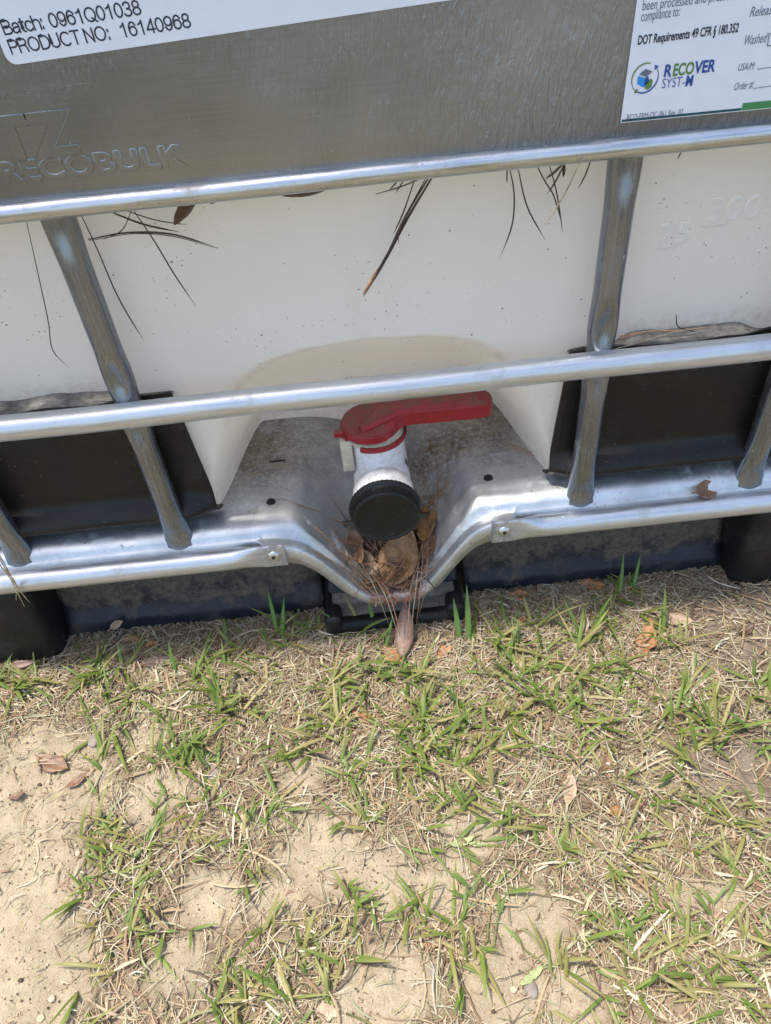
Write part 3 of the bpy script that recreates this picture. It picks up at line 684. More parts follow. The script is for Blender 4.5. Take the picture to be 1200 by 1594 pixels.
# centre foot: an open dusty box with a round front bar
cf = rbox('centre_foot', (-.082, .030, -.01), (.078, .12, .020), M_dirt, pal, .003)
tube('foot_bar', [(-.080, .004, .008), (.074, .004, .008)], .0095, M_foot, cf, 16)
for x in (-.074, .069): rbox('foot_knob', (x-.0105, -.006, -.006), (x+.0105, .022, .030), M_foot, cf, .007, 4)
for x in (-.079, .076): rbox('foot_side', (x-.004, .014, -.01), (x+.004, .12, .022), M_foot, cf, .003)
mesh('foot_dirt', [(x, y, .0135+.003*noise.noise((x*60, y*60, 0))) for x in np.linspace(-.07, .066, 40) for y in np.linspace(.006, .034, 10)], [q[::-1] for q in grid_faces(40, 10)], M_dirt, cf)['kind'] = 'stuff'

# ------------------------------------------------------------------ dry leaves
def leaf_mesh(L, Wd, curl=.3, fold=.2, seed=0, ragged=.0, point=1.0):
    n, m = 12, 7; v = []
    for i in range(n):
        t = i/(n-1); w = Wd*.5*math.sin(math.pi*min(1, max(.015, t**.85)))**(.75*point)
        for j in range(m):
            s = j/(m-1)*2-1
            ed = 1+ragged*noise.noise((t*9, s*2, seed))
            x = (t-.5)*L; y = s*w*ed
            z = curl*L*((t-.5)**2*2) + fold*abs(s)*w + .10*w*noise.noise((t*4+seed, s*2, seed*3.1)) - .03*w*math.cos(s*9)*(abs(s) < .25)
            v.append((x, y, z))
    zmin = min(p[2] for p in v); v = [(a, b, c-zmin) for a, b, c in v]
    f = grid_faces(n, m)
    b = len(v); 
    for i in range(5):     # stalk
        t = i/4; x = -.5*L-.22*L*t; zc = curl*L*.5-zmin+.03*L*t
        for q in range(4): v.append((x, .0006*math.cos(q*1.57), zc+.0006*math.sin(q*1.57)))
    f += grid_faces(5, 4, b, True); return v, f
KN = {}
def leaf(px, py, lpx, wpx, ang, kind, label, curl=.25, fold=.25, z=None, pos=None, tilt=(0, 0), ragged=.15, grp=None):
    p = pos if pos is not None else at_z(px, py, 0); mm = (p-Vector((0, CAMY, CAMZ))).dot(fw)/FPX
    v, f = leaf_mesh(lpx*mm, wpx*mm, curl, fold, px*.37+py, ragged)
    o = mesh('dry_leaf', v, f, LEAF[kind]); sm = o.modifiers.new('thickness', 'SOLIDIFY'); sm.thickness = .0004
    zz = (gh(p.x, p.y)+.003 if pos is None else p.z)
    o.location = (p.x, p.y, zz); o.rotation_euler = (R(tilt[0]), R(tilt[1]), R(ang))
    return tag(o, label, 'leaf', grp)
GL = [
 (205, 997, 34, 14, -10, 'orange', 'orange brown leaf scrap lying by the tip of the left black skirt panel'),
 (236, 1003, 22, 11, 15, 'orange', 'tiny bright orange leaf scrap right of an orange brown scrap'),
 (920, 912, 42, 22, 165, 'orange', 'oval orange leaf on straw just below the right skirt panel'),
 (806, 930, 34, 22, 10, 'orange', 'small square orange leaf among straw near the right foot knob'),
 (812, 968, 16, 12, 30, 'orange', 'tiny orange crumb of leaf between green blades'),
 (752, 938, 34, 15, 75, 'tan', 'small pale tan leaf upright beside the centre foot knob'),
 (1004, 1003, 84, 26, 62, 'orange', 'long rust orange leaf standing in grass at the right'),
 (1048, 966, 54, 22, -25, 'tan', 'curled tan leaf lying above the long rust orange leaf'),
 (1030, 1095, 48, 20, -50, 'tan', 'narrow pale tan leaf in grass right of centre'),
 (612, 1022, 50, 18, -55, 'orange', 'bent orange leaf in front of the pink brown leaf'),
 (690, 1018, 38, 18, 30, 'orange', 'small reddish orange leaf below the foot bar'),
 (560, 1108, 48, 17, -40, 'orange', 'pale orange pointed leaf on the sand between green tufts'),
 (88, 1192, 52, 26, -25, 'brown', 'torn dark brown leaf lying on bare sand at the left'),
 (122, 1220, 32, 15, 35, 'brown', 'curled russet leaf scrap beside the torn dark leaf'),
 (28, 1242, 26, 13, 10, 'brown', 'small reddish leaf scrap near the left picture edge'),
 (256, 1032, 66, 17, 8, 'dark', 'dark flat bark strip lying in the grass'),
 (415, 1000, 28, 20, 60, 'tan', 'pale tan leaf piece beside the tall grass tuft'),
 (548, 1030, 34, 16, 10, 'tan', 'flat pinkish tan leaf piece below the foot bar left end'),
 (520, 1010, 36, 17, 20, 'pink', 'dull pink leaf fragment left of the foot bar leaves'),
 (956, 1268, 26, 17, 5, 'orange', 'tiny tan orange leaf in the lower right straw'),
 (671, 1472, 16, 24, 90, 'orange', 'small orange leaf chip near the bottom centre'),
 (944, 1197, 42, 15, 75, 'brown', 'narrow reddish brown leaf hidden in right straw'),
 (996, 1250, 34, 16, 70, 'brown', 'brown folded leaf in straw on the right'),
 (886, 1237, 50, 20, 70, 'tan', 'tan crumpled leaf in straw right of the bare sand'),
 (1157, 908, 26, 10, -30, 'orange', 'small orange leaf tucked under the right pallet foot'),
 (720, 1170, 46, 22, 60, 'tan', 'pale leaf half hidden under grass at centre'),
 (683, 1095, 30, 16, 60, 'tan', 'pale pinkish leaf piece in grass under the centre foot'),
 (720, 1313, 40, 13, 10, 'green', 'pale green fallen leaf on bare sand'),
 (742, 1318, 26, 10, -8, 'green', 'small yellow green leaf lying beside bare sand patch'),
 (828, 1520, 48, 12, 30, 'green', 'pale yellow green blade leaf near the bottom right'),
 (510, 1578, 36, 28, -10, 'tan', 'flat tan leaf square at the bottom edge'),
 (785, 905, 22, 12, -20, 'brown', 'small brown leaf crumb against the right skirt panel'),
 (1160, 985, 30, 14, 20, 'dark', 'dark leaf crumb on damp soil at the right'),
 (880, 990, 30, 14, 40, 'tan', 'tan leaf sliver among right hand grass blades'),
]
for (px, py, l, w, a, k, lb) in GL: leaf(px, py, l, w, a+180*(random.random() < .5), k, lb, curl=random.uniform(.05, .3), fold=random.uniform(.05, .45), tilt=(random.uniform(-14, 14), random.uniform(-10, 10)), ragged=.6)
# leaves lodged on the tote
def up(p, d): return p+Vector((0, 0, d))
p = on_pan(632, 900); leaf(0, 0, 100, 62, 62, 'gold', 'big golden brown leaf standing in the pine needles below the black cap', .25, .30, pos=up(p, .010)+Vector((-.004, .018, .006)), tilt=(6, -30))
p = on_pan(592, 905); leaf(0, 0, 66, 34, 75, 'tan', 'tan leaf beneath needles left of the big golden leaf', .2, .2, pos=up(p, .003), tilt=(10, -20))
p = on_pan(585, 912); leaf(0, 0, 52, 30, 30, 'brown', 'brown leaf flat at the front left of the spout heap', .1, .15, pos=up(p, .007), tilt=(-5, 5))
p = on_pan(668, 820); leaf(0, 0, 76, 36, 75, 'gold', 'rust stained leaf lying up the right spout wall behind the cap', .15, .25, pos=up(p, .006), tilt=(-30, -15))
p = on_pan(615, 870); leaf(0, 0, 60, 40, 110, 'dark', 'dark damp leaf packed in the middle of the spout', .1, .3, pos=up(p, .010), tilt=(0, -10))
p = on_pan(556, 866); leaf(0, 0, 48, 28, -70, 'brown', 'dull brown leaf half way down the left spout wall', .15, .3, pos=up(p, .005), tilt=(25, 10))
p = on_pan(612, 905); leaf(0, 0, 60, 36, 140, 'brown', 'flat brown leaf lying across the bottom of the spout heap', .15, .2, pos=up(p, .004), tilt=(0, -10))
p = on_pan(570, 880); leaf(0, 0, 62, 30, -55, 'tan', 'dull tan leaf along the left wall of the spout', .15, .3, pos=up(p, .004), tilt=(20, 15))
p = on_pan(655, 808); leaf(0, 0, 70, 34, 60, 'brown', 'brown leaf leaning in the spout right of the black cap', .3, .3, pos=up(p, .004), tilt=(-20, -20))
p = on_pan(608, 858); leaf(0, 0, 52, 34, 20, 'dark', 'dark curled leaf directly under the black cap', .5, .5, pos=up(p, .012), tilt=(10, -25))
p = on_pan(550, 842); leaf(0, 0, 40, 24, -40, 'brown', 'brown leaf scrap under the cap at the left spout wall', .3, .4, pos=up(p, .005), tilt=(15, 25))
p = on_pan(670, 855); leaf(0, 0, 50, 26, 70, 'brown', 'dull brown leaf behind the golden leaf on the right spout wall', .3, .4, pos=up(p, .004), tilt=(-20, -15))
leaf(0, 0, 88, 30, 80, 'pink', 'pinkish brown leaf hanging over the front foot bar', .12, -.25, pos=Vector((at_y(628, 965, -.012).x, -.020, .0155)), tilt=(0, -22), ragged=.05)
p = at_y(1098, 772, .006); leaf(0, 0, 46, 30, 20, 'brown', 'folded brown leaf perched on the bottom bar at the right', .15, .6, pos=Vector((p.x, .010, .158)), tilt=(40, 12))
p = at_y(182, 967, .036); leaf(0, 0, 22, 14, 40, 'tan', 'tan leaf chip stuck to the left skirt panel', .1, .1, pos=Vector((p.x, .031, p.z)), tilt=(75, 0))
p = at_y(28, 1015, .004); leaf(0, 0, 46, 12, 5, 'pink', 'thin pinkish leaf at the base of the left pallet foot', .1, .2, pos=Vector((p.x, -.004, .008)), tilt=(30, 0))
p = at_y(288, 318, .026); leaf(0, 0, 60, 26, 200, 'dark', 'dark brown leaf poking from behind the plate near the left upright', .1, .4, pos=Vector((p.x, .024, p.z-.004)), tilt=(70, 40))
p = at_y(478, 294, .026); leaf(0, 0, 80, 20, 185, 'dark', 'dark leaf edge wedged under the plate left of centre', .1, .2, pos=Vector((p.x, .024, p.z-.002)), tilt=(60, 4))

# ------------------------------------------------------------------ pine needles
def needle(pts, w, mat, label, group=None, n=16, taper=True):
    path = spline(pts, n); rad = [w*(.55+.45*math.sin(math.pi*min(1, .12+.88*(1-i/(n-1)))))*(1 if i < n-3 else (.75, .5, .25)[i-n+3]) for i in range(n)] if taper else w
    v, f = sweep(path, rad, 6); o = mesh('pine_needle', v, f, mat); return tag(o, label, 'pine needle', group)
HY = .031
def hang(pts, w, mat, label, y=HY, grp='needles hanging from the steel plate'):
    q = [at_y(a, b, y) for a, b in pts]; q[0] = q[0]+Vector((0, -.002, .003)); return needle(q, w, mat, label, grp)
D, P_, B_ = M_needle_d, M_needle_p, M_needle
hang([(42, 336), (60, 430), (75, 500), (82, 545), (108, 573)], .00050, D, 'long curved dark needle hanging left of the left upright')
hang([(124, 328), (150, 385), (180, 455), (205, 500), (223, 528)], .00062, D, 'long dark needle hanging just right of the left upright')
hang([(205, 324), (240, 375), (270, 425), (305, 477)], .00062, D, 'straight dark needle slanting down to the right of the twig')
hang([(160, 328), (220, 348), (278, 361)], .00085, D, 'thick dark needle lying almost level under the plate', HY-.002)
hang([(180, 326), (240, 342), (292, 350)], .00050, D, 'thin level dark needle above the thick level one', HY-.003)
hang([(140, 377), (200, 362), (270, 365), (339, 386)], .00080, D, 'arched dark twig crossing the slanting needles at left', HY-.004)
hang([(142, 379), (205, 364), (270, 368), (338, 387)], .00040, D, 'fine needle running along the arched twig', HY-.0015)
hang([(210, 326), (190, 358), (160, 373)], .00042, D, 'short fine needle bent into the arched twig end')
hang([(330, 322), (336, 313), (343, 308)], .00090, D, 'tiny curled dark twig under the plate left of centre')
hang([(680, 268), (634, 340), (602, 400), (566, 462)], .00120, D, 'thickest dark needle bundle hanging at the plate centre')
hang([(674, 270), (632, 335), (606, 390), (585, 425)], .00100, D, 'second thick needle inside the centre bundle', HY-.002)
hang([(668, 272), (640, 320), (622, 358), (620, 380)], .00060, D, 'short needle on the right side of the centre bundle', HY-.003)
hang([(648, 276), (628, 330), (612, 365)], .00060, D, 'short needle on the left side of the centre bundle', HY-.001)
hang([(585, 307), (625, 290), (668, 272)], .00062, D, 'needle slanting left across the top of the centre bundle')
hang([(622, 283), (606, 296)], .00055, D, 'left stub of needle beside the centre bundle')
hang([(632, 280), (616, 300)], .00055, D, 'right stub of needle beside the centre bundle')
hang([(565, 462), (576, 440), (588, 418)], .00135, B_, 'reddish needle sheath at the tip of the centre bundle', HY-.002)
hang([(790, 258), (800, 300), (797, 350), (779, 400)], .00065, D, 'curved dark needle hanging right of centre, bowed to the right')
hang([(803, 256), (820, 320), (848, 373)], .00060, D, 'curved dark needle beside the bowed one, sweeping right')
hang([(788, 258), (789, 286)], .00055, D, 'short straight needle stub above the bowed needle')
hang([(829, 252), (848, 282), (862, 305), (875, 350)], .00060, D, 'dark needle in the crossing cluster, left strand')
hang([(850, 250), (866, 298), (876, 362)], .00055, D, 'dark needle in the crossing cluster, long middle strand')
hang([(907, 244), (880, 300), (842, 360)], .00055, P_, 'pale straw coloured needle crossing the dark cluster', HY-.003)
hang([(922, 242), (912, 270), (900, 294)], .00060, D, 'short dark needle hanging left of the right upright')
hang([(886, 246), (866, 265), (848, 279)], .00100, D, 'thick stub crossing the top of the dark cluster', HY-.002)
hang([(882, 250), (866, 280), (852, 302)], .00070, D, 'medium needle slanting left in the dark cluster')
hang([(877, 254), (877, 276)], .00120, D, 'thick short peg in the dark cluster')
hang([(1062, 222), (1060, 236), (1054, 249)], .00055, D, 'small needle hanging right of the right upright')
hang([(1012, 228), (1011, 238)], .00060, D, 'tiny needle stub beside the right upright')
g = 'needles on the right dirt ledge'
hang([(955, 546), (1000, 532), (1045, 518), (1080, 512)], .00085, P_, 'pale thick needle lying on the right dirt ledge', .022, g)
hang([(960, 526), (1010, 516), (1060, 514), (1125, 507)], .00060, B_, 'thin brown needle lying along the right dirt ledge', .034, g)
hang([(962, 530), (1000, 518), (1050, 513)], .00050, B_, 'short brown needle at the back of the right ledge', .038, g)
hang([(1050, 493), (1055, 508), (1072, 514), (1085, 517)], .00060, D, 'hooked dark needle standing on the right dirt ledge', .030, g)
g = 'needles caught on the left end of the bottom bar'
for k, pts in enumerate([[(-12, 838), (8, 880), (28, 915), (46, 938)], [(-10, 842), (6, 882), (22, 912), (38, 944)], [(-8, 850), (8, 885), (24, 908), (25, 935)], [(-14, 856), (0, 880), (16, 900), (34, 922)]]):
    hang(pts, .0006, P_, ['pale needle draped furthest right over the left bottom bar', 'pale needle with lowest tip over the left bottom bar', 'pale needle bent straight down over the left bottom bar', 'short pale needle draped over the left bottom bar'][k], -.016-.001*k, g)
# needles in the spout
def pan_line(pts, lift): 
    q = []
    for (a, b) in pts:
        p = on_pan(a, b); q.append(Vector((p.x, p.y, p.z+lift)))
    return q
g = 'long needles lying across the spout'
for pts, l, lb in [([(430, 778), (500, 832), (545, 882), (590, 935)], .003, 'long red brown needle down the left spout wall'),
                   ([(436, 777), (470, 790), (502, 800)], .002, 'short red brown needle branching from the left drain hole'),
                   ([(515, 808), (530, 815), (548, 824)], .002, 'faint needle on the left spout wall beside the cap'),
                   ([(676, 690), (680, 740), (678, 790), (664, 850)], .003, 'upright needle on the right spout wall beside the pipe'),
                   ([(700, 752), (680, 778), (655, 800), (640, 822)], .003, 'needle slanting from the right wall towards the cap'),
                   ([(770, 690), (800, 697), (838, 712)], .003, 'dark needle on the tray below the right white tongue'),
                   ([(764, 696), (805, 704), (840, 716)], .003, 'second needle on the tray below the right tongue'),
                   ([(480, 862), (530, 885), (575, 915), (600, 940)], .004, 'needle following the left lip of the spout')]:
    needle(pan_line(pts, l), .00065, B_, lb, g)
g = 'needles heaped in the pan spout'
for k in range(160):
    a = random.gauss(590, 19); b = random.uniform(830, 922)
    if random.random() < .3: a = random.gauss(640, 12)
    p = on_pan(a, b); L = random.uniform(.03, .075); an = random.choice([random.gauss(118, 14), random.gauss(118, 20), random.gauss(72, 14), random.uniform(20, 160)]) ; h = random.uniform(.003, .026)*max(.1, 1-abs(p.x)/.055)
    d = Vector((math.cos(R(an)), math.sin(R(an))*.75, 0)); q0 = p-d*L*.5; q1 = p+d*L*.5; mid = p+Vector((random.gauss(0, .003), 0, .004))
    pts = []
    for q in (q0, (q0+q1)/2+Vector((random.gauss(0, .003), random.gauss(0, .003), 0)), q1):
        y = q.y; zz = (pan_z(q.x, max(.004, min(.24, y))) if y > -.004 else max(.016, pan_z(q.x, .004)-.9*(-.004-y)))
        pts.append(Vector((q.x, y, max(zz, p.z-.01)+h)))
    needle(pts, random.uniform(.00042, .0007), B_ if random.random() < .75 else (P_ if random.random() < .4 else D), 'red brown pine needle in the heap inside the steel spout', g, 8)
g = 'needles trailing over the spout lip to the ground'
for k, (a0, b0, a1, b1) in enumerate([(655, 870, 640, 985), (650, 880, 634, 1000), (660, 860, 648, 975), (575, 900, 622, 995), (585, 915, 628, 1005), (668, 830, 652, 960), (565, 890, 606, 975)]):
    p = on_pan(a0, b0); e = at_z(a1, b1, .010); lipx = p.x+(e.x-p.x)*.55
    needle([Vector((p.x, p.y, p.z+.012)), Vector((lipx, -.006, .064+.002*k)), Vector((e.x, e.y, .012))], .0006, B_ if k % 3 else P_,
           ['pale needle trailing over the spout lip beside the golden leaf', 'brown needle trailing over the lip onto the hanging pink brown leaf', 'brown needle trailing over the lip, ending on the foot bar', 'pale needle crossing the rusty lip from the left spout wall',
            'brown needle crossing the rusty lip leftmost of the trailing ones', 'brown needle running from the right spout wall over the lip', 'pale needle starting at the far left of the heap and crossing the lip'][k], g)

# ------------------------------------------------------------------ stones
for (px, py, s, lb) in ((335, 1203, .0075, 'small grey lilac stone at the edge of a grass tuft'), (147, 1155, .0068, 'small grey stone on bare sand at the left'), (448, 1598, .004, None), (827, 1538, .0055, 'dark grey pebble near the bottom right sand'), (676, 1513, .0040, 'tiny dark pebble near the bottom centre')):
    if not lb: continue
    bm = bmesh.new(); bmesh.ops.create_icosphere(bm, subdivisions=3, radius=s)
    for q in bm.verts: q.co = Vector((q.co.x, q.co.y*1.25, q.co.z*.6))*(1+.25*noise.noise(q.co*120+Vector((px, 0, 0))))
    me = bpy.data.meshes.new('stone'); bm.to_mesh(me); bm.free(); o = link('stone', me, M_stone); p = at_z(px, py); o.location = (p.x, p.y, gh(p.x, p.y)+.001); tag(o, lb, 'stone')

# ------------------------------------------------------------------ grass, straw, crumbs
def colour_attr(me, cols): 
    a = me.color_attributes.new('tint', 'FLOAT_COLOR', 'POINT'); a.data.foreach_set('color', np.asarray(cols, dtype=np.float32).ravel())
def mat_blade(name, transl, rough=.5, spec=.3):
    n = NT(name); c = n.attr('tint'); base = n.mix(n.ramp(n.noise(90, 4, .6), .3, .75, 0, .35), c, n.n('ShaderNodeHueSaturation', Color=c, Value=.7))
    n.set(Base_Color=base, Roughness=rough); n.b.inputs['Specular IOR Level'].default_value = spec
    if transl:
        tr = n.n('ShaderNodeBsdfTranslucent', Color=n.n('ShaderNodeHueSaturation', Color=c, Value=1.3, Saturation=1.1)); mx = n.t.nodes.new('ShaderNodeMixShader'); mx.inputs[0].default_value = transl
        n.t.links.new(n.b.outputs[0], mx.inputs[1]); n.t.links.new(tr, mx.inputs[2]); n.t.links.new(mx.outputs[0], n.t.nodes['Material Output'].inputs[0])
    return n.m
GV, GF, GC = [], [], []
def blade(p, az, L, Wd, lean, droop, col, tip):
    """arched folded blade: root p, leaning at 'lean' from vertical, drooping towards horizontal"""
    n = 8; b = len(GV); pos = Vector(p); th = lean; side = Vector((-math.sin(az), math.cos(az), 0)); tw = random.uniform(-.5, .5)
    for i in range(n):
        t = i/(n-1); w = Wd*.5*min(1, .55+t*2.2)*max(.03, 1-max(0, (t-.45)/.55)**1.7)
        d = Vector((math.sin(th)*math.cos(az), math.sin(th)*math.sin(az), math.cos(th)))
        nn = side.cross(d).normalized(); s2 = (side*math.cos(tw*t)+nn*math.sin(tw*t))
        g = gh(pos.x, pos.y)+.0012
        if pos.z < g: pos.z = g
        GV.extend([pos-s2*w, pos+nn*(-w*.35), pos+s2*w])
        for q in range(3):
            m = t**1.5*tip[3]; cc = [col[k]*(1-m)+tip[k]*m for k in range(3)]
            if q == 1: cc = [min(1, c*1.18) for c in cc]
            GC.append((*cc, 1))
        pos = pos+d*(L/(n-1)); th = min(R(104), th+droop/(n-1))
    for i in range(n-1):
        for q in range(2): a = b+i*3+q; GF.append((a, a+3, a+4, a+1))
TUFTS = [(20,1075,10),(2,1090,8),(60,1060,8),(150,1060,14),(165,1100,10),(185,1040,8),(215,1075,8),(125,1050,6),(190,1125,6),(310,1030,6),(300,1060,6),(345,1050,8),(350,1090,12),(375,1020,6),(390,1045,6),(335,1115,10),(365,1115,8),
 (430,975,10),(440,1005,10),(468,985,6),(415,1030,6),(520,1050,8),(525,1080,12),(515,1120,8),(540,1130,10),(500,1150,6),(450,1165,6),(560,985,3),(585,1005,4),(545,1190,8),(480,1170,6),(270,1180,8),(285,1190,8),(300,1165,5),(320,1190,6),(150,1190,5),
 (640,1060,10),(620,1055,8),(590,1060,6),(665,1110,12),(650,1130,12),(690,1150,10),(640,1160,10),(670,1190,10),(700,1200,10),(720,1120,8),(740,1150,8),(725,1010,3),(760,1000,8),(790,990,8),(830,980,10),(800,1020,10),(850,1020,10),(900,1000,12),(930,970,10),(960,925,5),(985,915,4),(950,950,8),(1000,960,8),(1040,990,10),(1060,1010,10),(900,1050,10),(940,1040,10),(980,1050,8),(880,1080,8),(830,1060,8),(780,1060,8),(860,1110,10),(900,1120,8),(800,1110,10),(780,1140,10),(760,1180,8),(1060,1080,10),(1080,1110,12),(1100,1130,10),(1060,1130,8),(1140,1130,6),(1190,1080,10),(1180,1060,8),(1195,1110,6),(1060,1170,8),(1050,1210,8),(1090,1160,6),(900,1170,6),(940,1150,6),(820,1160,6),
 (700,1240,10),(720,1270,8),(660,1250,6),(740,1230,8),(840,1310,8),(810,1290,6),(880,1320,8),(930,1330,10),(980,1320,12),(1000,1350,10),(960,1360,8),(1020,1270,8),(1100,1250,8),(1120,1280,10),(1150,1290,8),(1180,1260,6),(1080,1300,6),(1140,1340,8),(1190,1380,6),
 (130,1310,12),(155,1330,14),(200,1310,12),(230,1300,10),(180,1360,12),(215,1380,10),(140,1390,10),(200,1430,12),(215,1460,10),(180,1500,5),(165,1290,6),(290,1340,5),(375,1300,6),(310,1260,6),(350,1230,6),(430,1270,5),(570,1290,8),(590,1300,4),
 (420,1470,12),(440,1490,12),(480,1480,12),(520,1490,8),(550,1450,8),(545,1400,6),(560,1490,6),(380,1480,5),(390,1560,12),(370,1575,10),(330,1580,8),(440,1550,8),(130,1570,12),(150,1590,10),(110,1580,6),(530,1560,4),(660,1400,6),(640,1440,6),(700,1460,10),(680,1430,8),(720,1500,8),(740,1480,6),(860,1520,8),(880,1510,6),(920,1470,5),(980,1530,10),(1000,1520,10),(1050,1500,10),(1080,1480,8),(1130,1510,8),(1150,1480,8),(1180,1430,8),(1190,1470,8),(1100,1560,8),(1140,1570,8),(1190,1550,8),(960,1450,6),(1020,1430,6)]
def tuft(x, y, nb, size=1., old=0.):
    az0 = random.uniform(0, 6.28); grp_n = max(1, round(nb/3))
    for c in range(grp_n):
        ox, oy = random.gauss(0, .0075), random.gauss(0, .006); azc = random.uniform(0, 6.28)
        for k in range(3):
            az = azc + random.gauss(0, .55)+(k if random.random() < .5 else 0)*2.1; L = size*random.uniform(.020, .058)*(1.3 if random.random() < .15 else 1)
            g = random.random(); col = (.095+.085*g, .155+.085*g, .024+.022*g)
            if random.random() < .22+old: col = (.25, .24, .075)
            if random.random() < .10: col = (.36, .31, .13)
            tip = (.34, .30, .12, .8 if random.random() < .25+old else .12)
            bx_, by_ = x+ox+random.gauss(0, .003), y+oy+random.gauss(0, .003)
            blade((bx_, by_, gh(bx_, by_)), az, L, size*random.uniform(.0019, .0047), random.uniform(.5, 1.45), random.uniform(.1, .9), col, tip)
for (px, py, nb) in TUFTS:
    p = at_z(px, py); tuft(p.x, p.y, nb*(.58 if py > 1200 else .98), .95 if py < 1200 else .84, .22 if py > 1250 else 0)
for (px, py, L, az, wd) in ((716, 1000, .052, 95, .006), (730, 1000, .068, 85, .0062), (432, 985, .055, 100, .005), (440, 990, .048, 75, .005), (965, 925, .05, 75, .004), (985, 920, .045, 65, .004), (1165, 1135, .05, 178, .008), (545, 985, .052, 170, .0045), (585, 985, .045, 100, .005), (275, 1050, .04, 100, .004), (600, 1010, .04, 60, .004)):
    p = at_z(px, py); blade((p.x, p.y, gh(p.x, p.y)), R(az), L, wd, .5, .4, (.13, .24, .05), (.3, .3, .1, .1))
def runner(x, y, az, L):
    pts = []; a = az
    for i in range(8):
        pts.append(Vector((x, y, gh(x, y)+.0022))); x += math.cos(a)*L/7; y += math.sin(a)*L/7; a += random.gauss(0, .22)
    b = len(GV); v, f = sweep(pts, .0009, 5); GV.extend(v); GF.extend([tuple(i+b for i in q) for q in f]); c = random.choice([(.22, .24, .08), (.30, .26, .13), (.26, .17, .09)]); GC.extend([(*c, 1)]*len(v))
    for p in pts[1::2]:
        if random.random() < .7:
            for q in range(2): blade((p.x, p.y, p.z), a+random.choice((-1, 1))*random.uniform(.4, 1.2), random.uniform(.012, .034), random.uniform(.002, .0038), random.uniform(.7, 1.4), .4, (.13, .20, .04), (.3, .28, .1, .3))
for k in range(80):
    px, py, _n = random.choice(TUFTS); p = at_z(px+random.gauss(0, 20), py+random.gauss(0, 14))
    if p.y < .0: runner(p.x, p.y, random.uniform(0, 6.28), random.uniform(.03, .10))
for k in range(420):                          # beyond the picture
    x, y = random.uniform(-1.3, 1.3), random.uniform(-1.3, .0)
    q = (x-0)*0
    if abs(x) < .42 and y > -.44: continue
    tuft(x, y, 9, 1)
for k in range(80):                          # stray single shoots in view
    px, py = random.uniform(0, 1200), random.uniform(980, 1590); p = at_z(px, py)
    if bare(p.x, p.y) < .4: tuft(p.x, p.y, 3, .65, .3)
grass = mesh('grass', GV, GF, mat_blade('grass_blade', .30, .45, .35)); colour_attr(grass.data, GC)
tag(grass, 'broad bladed green grass tufts growing through sand', 'grass', kind='stuff')

def strips(name, items, mat):
    """items: (centre xy, azimuth, length, width, bend, height, colour, pitch); all joined"""
    V, F, C = [], [], []; n = 5
    for (x, y, az, L, w, bend, h, col, pit) in items:
        b = len(V); a = az-bend*.5; px_, py_ = x-math.cos(az)*L*.5, y-math.sin(az)*L*.5
        for i in range(n):
            t = i/(n-1); ww = w*.5*(1 if 0 < i < n-1 else .5); g = gh(px_, py_)
            z = g+h+pit*(t-.5)*L+.0008*math.sin(t*3.14)
            if z < g+.0008: z = g+.0008
            s = (-math.sin(a)*ww, math.cos(a)*ww)
            V += [(px_-s[0], py_-s[1], z), (px_, py_, z+ww*.55), (px_+s[0], py_+s[1], z)]; C += [(*col, 1)]*3
            px_ += math.cos(a)*L/(n-1); py_ += math.sin(a)*L/(n-1); a += bend/(n-1)
        for i in range(n-1):
            for q in range(2): k = b+i*3+q; F.append((k, k+3, k+4, k+1))
    o = mesh(name, V, F, mat); colour_attr(o.data, C); return o
PAL = [(.44, .34, .205), (.52, .43, .29), (.36, .26, .15), (.28, .19, .11), (.42, .335, .22), (.50, .45, .33), (.20, .135, .08), (.33, .32, .19), (.28, .17, .10), (.13, .09, .055), (.24, .23, .10)]
items = []
tries = 0
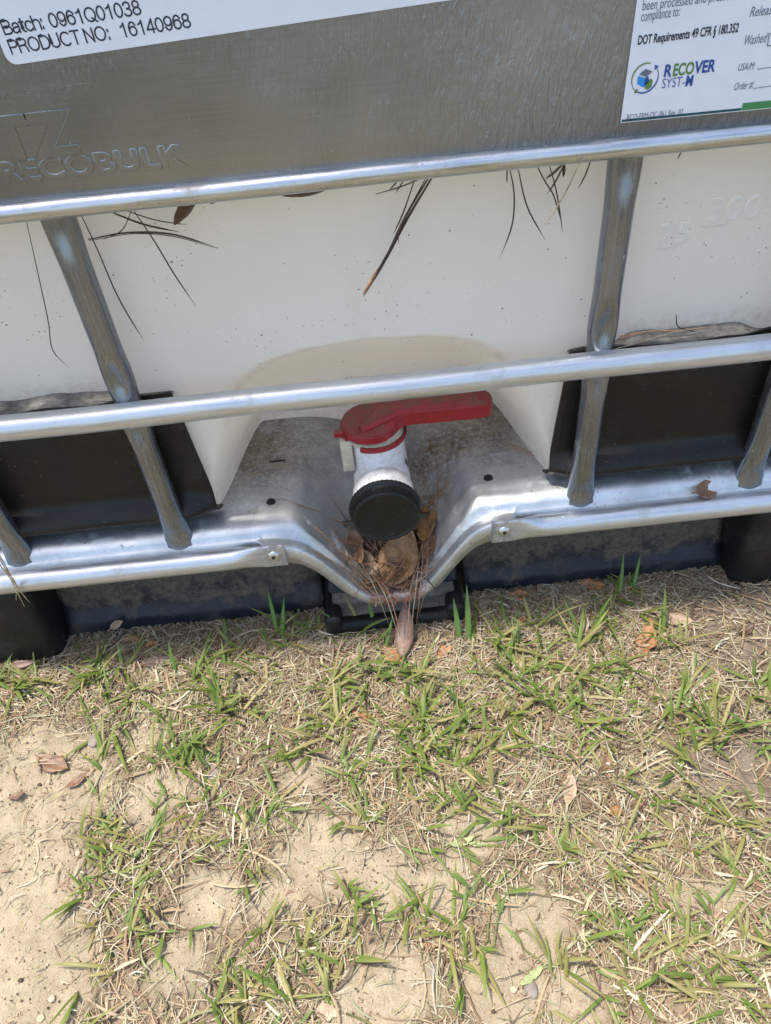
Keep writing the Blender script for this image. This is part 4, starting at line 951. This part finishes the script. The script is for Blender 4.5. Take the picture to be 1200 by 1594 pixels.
while len(items) < 33000 and tries < 330000:
    tries += 1
    if random.random() < .86: x, y = random.uniform(-.52, .52), random.uniform(-.47, .045)
    else: x, y = random.uniform(-.9, .9), random.uniform(-.9, .03)
    if y > .012 and (abs(x) < .085 or abs(x) > .40): continue
    b = bare(x, y); dens = (1-b)**1.5*.90+.10
    cl = .5+.9*noise.noise((x*14, y*14, 11)); dens *= max(.15, min(1, cl+.35))
    dens *= .55+.45*smooth(-.33, -.06, y)+.15; dens *= 1-.75*damp(x, y)
    if x < -.12 and y < -.14: dens *= .75
    if random.random() > dens: continue
    col = random.choice(PAL); k = random.uniform(.75, 1.15); col = tuple(c*k for c in col)
    small = random.random() < .65
    L = random.uniform(.006, .020) if small else random.uniform(.02, .055)
    if b > .75 and random.random() < .8: L *= .5
    items.append((x, y, random.uniform(0, 6.28), L, random.uniform(.0005, .0011) if random.random() < .9 else random.uniform(.0014, .0026), random.gauss(0, .7), random.uniform(0, .0055), col, random.gauss(0, .10)))
straw = strips('dry_straw', items, mat_blade('straw', 0, .6, .25)); tag(straw, 'litter of dry tan straw and grass clippings over sand', 'straw', kind='stuff')
# crumbs and little clods
CV, CF, CC = [], [], []
ico = bmesh.new(); bmesh.ops.create_icosphere(ico, subdivisions=1, radius=1); iv = [q.co.copy() for q in ico.verts]; jf = [tuple(q.index for q in f_.verts) for f_ in ico.faces]; ico.free()
for k in range(14000):
    x, y = random.uniform(-.55, .55), random.uniform(-.48, .03); s = random.uniform(.0003, .0011)*(2.4 if random.random() < .05 else 1); b = len(CV)
    col = random.choice([(.46, .36, .24), (.50, .40, .27), (.40, .30, .19), (.50, .41, .29), (.10, .07, .045), (.22, .15, .09)])
    sq = Vector((random.uniform(.7, 1.4), random.uniform(.7, 1.4), random.uniform(.5, 1)))*s; z0 = gh(x, y)+.4*s+.0006
    for q in iv: CV.append((x+q.x*sq.x*random.uniform(.8, 1.2), y+q.y*sq.y, z0+q.z*sq.z)); CC.append((*col, 1))
    CF += [tuple(b+i for i in t) for t in jf]
cr = mesh('soil_crumbs', CV, CF, mat_blade('crumb', 0, .9, .2), smoothed=False); colour_attr(cr.data, CC); tag(cr, 'sand grains and small soil crumbs scattered over the ground', 'gravel', kind='stuff')
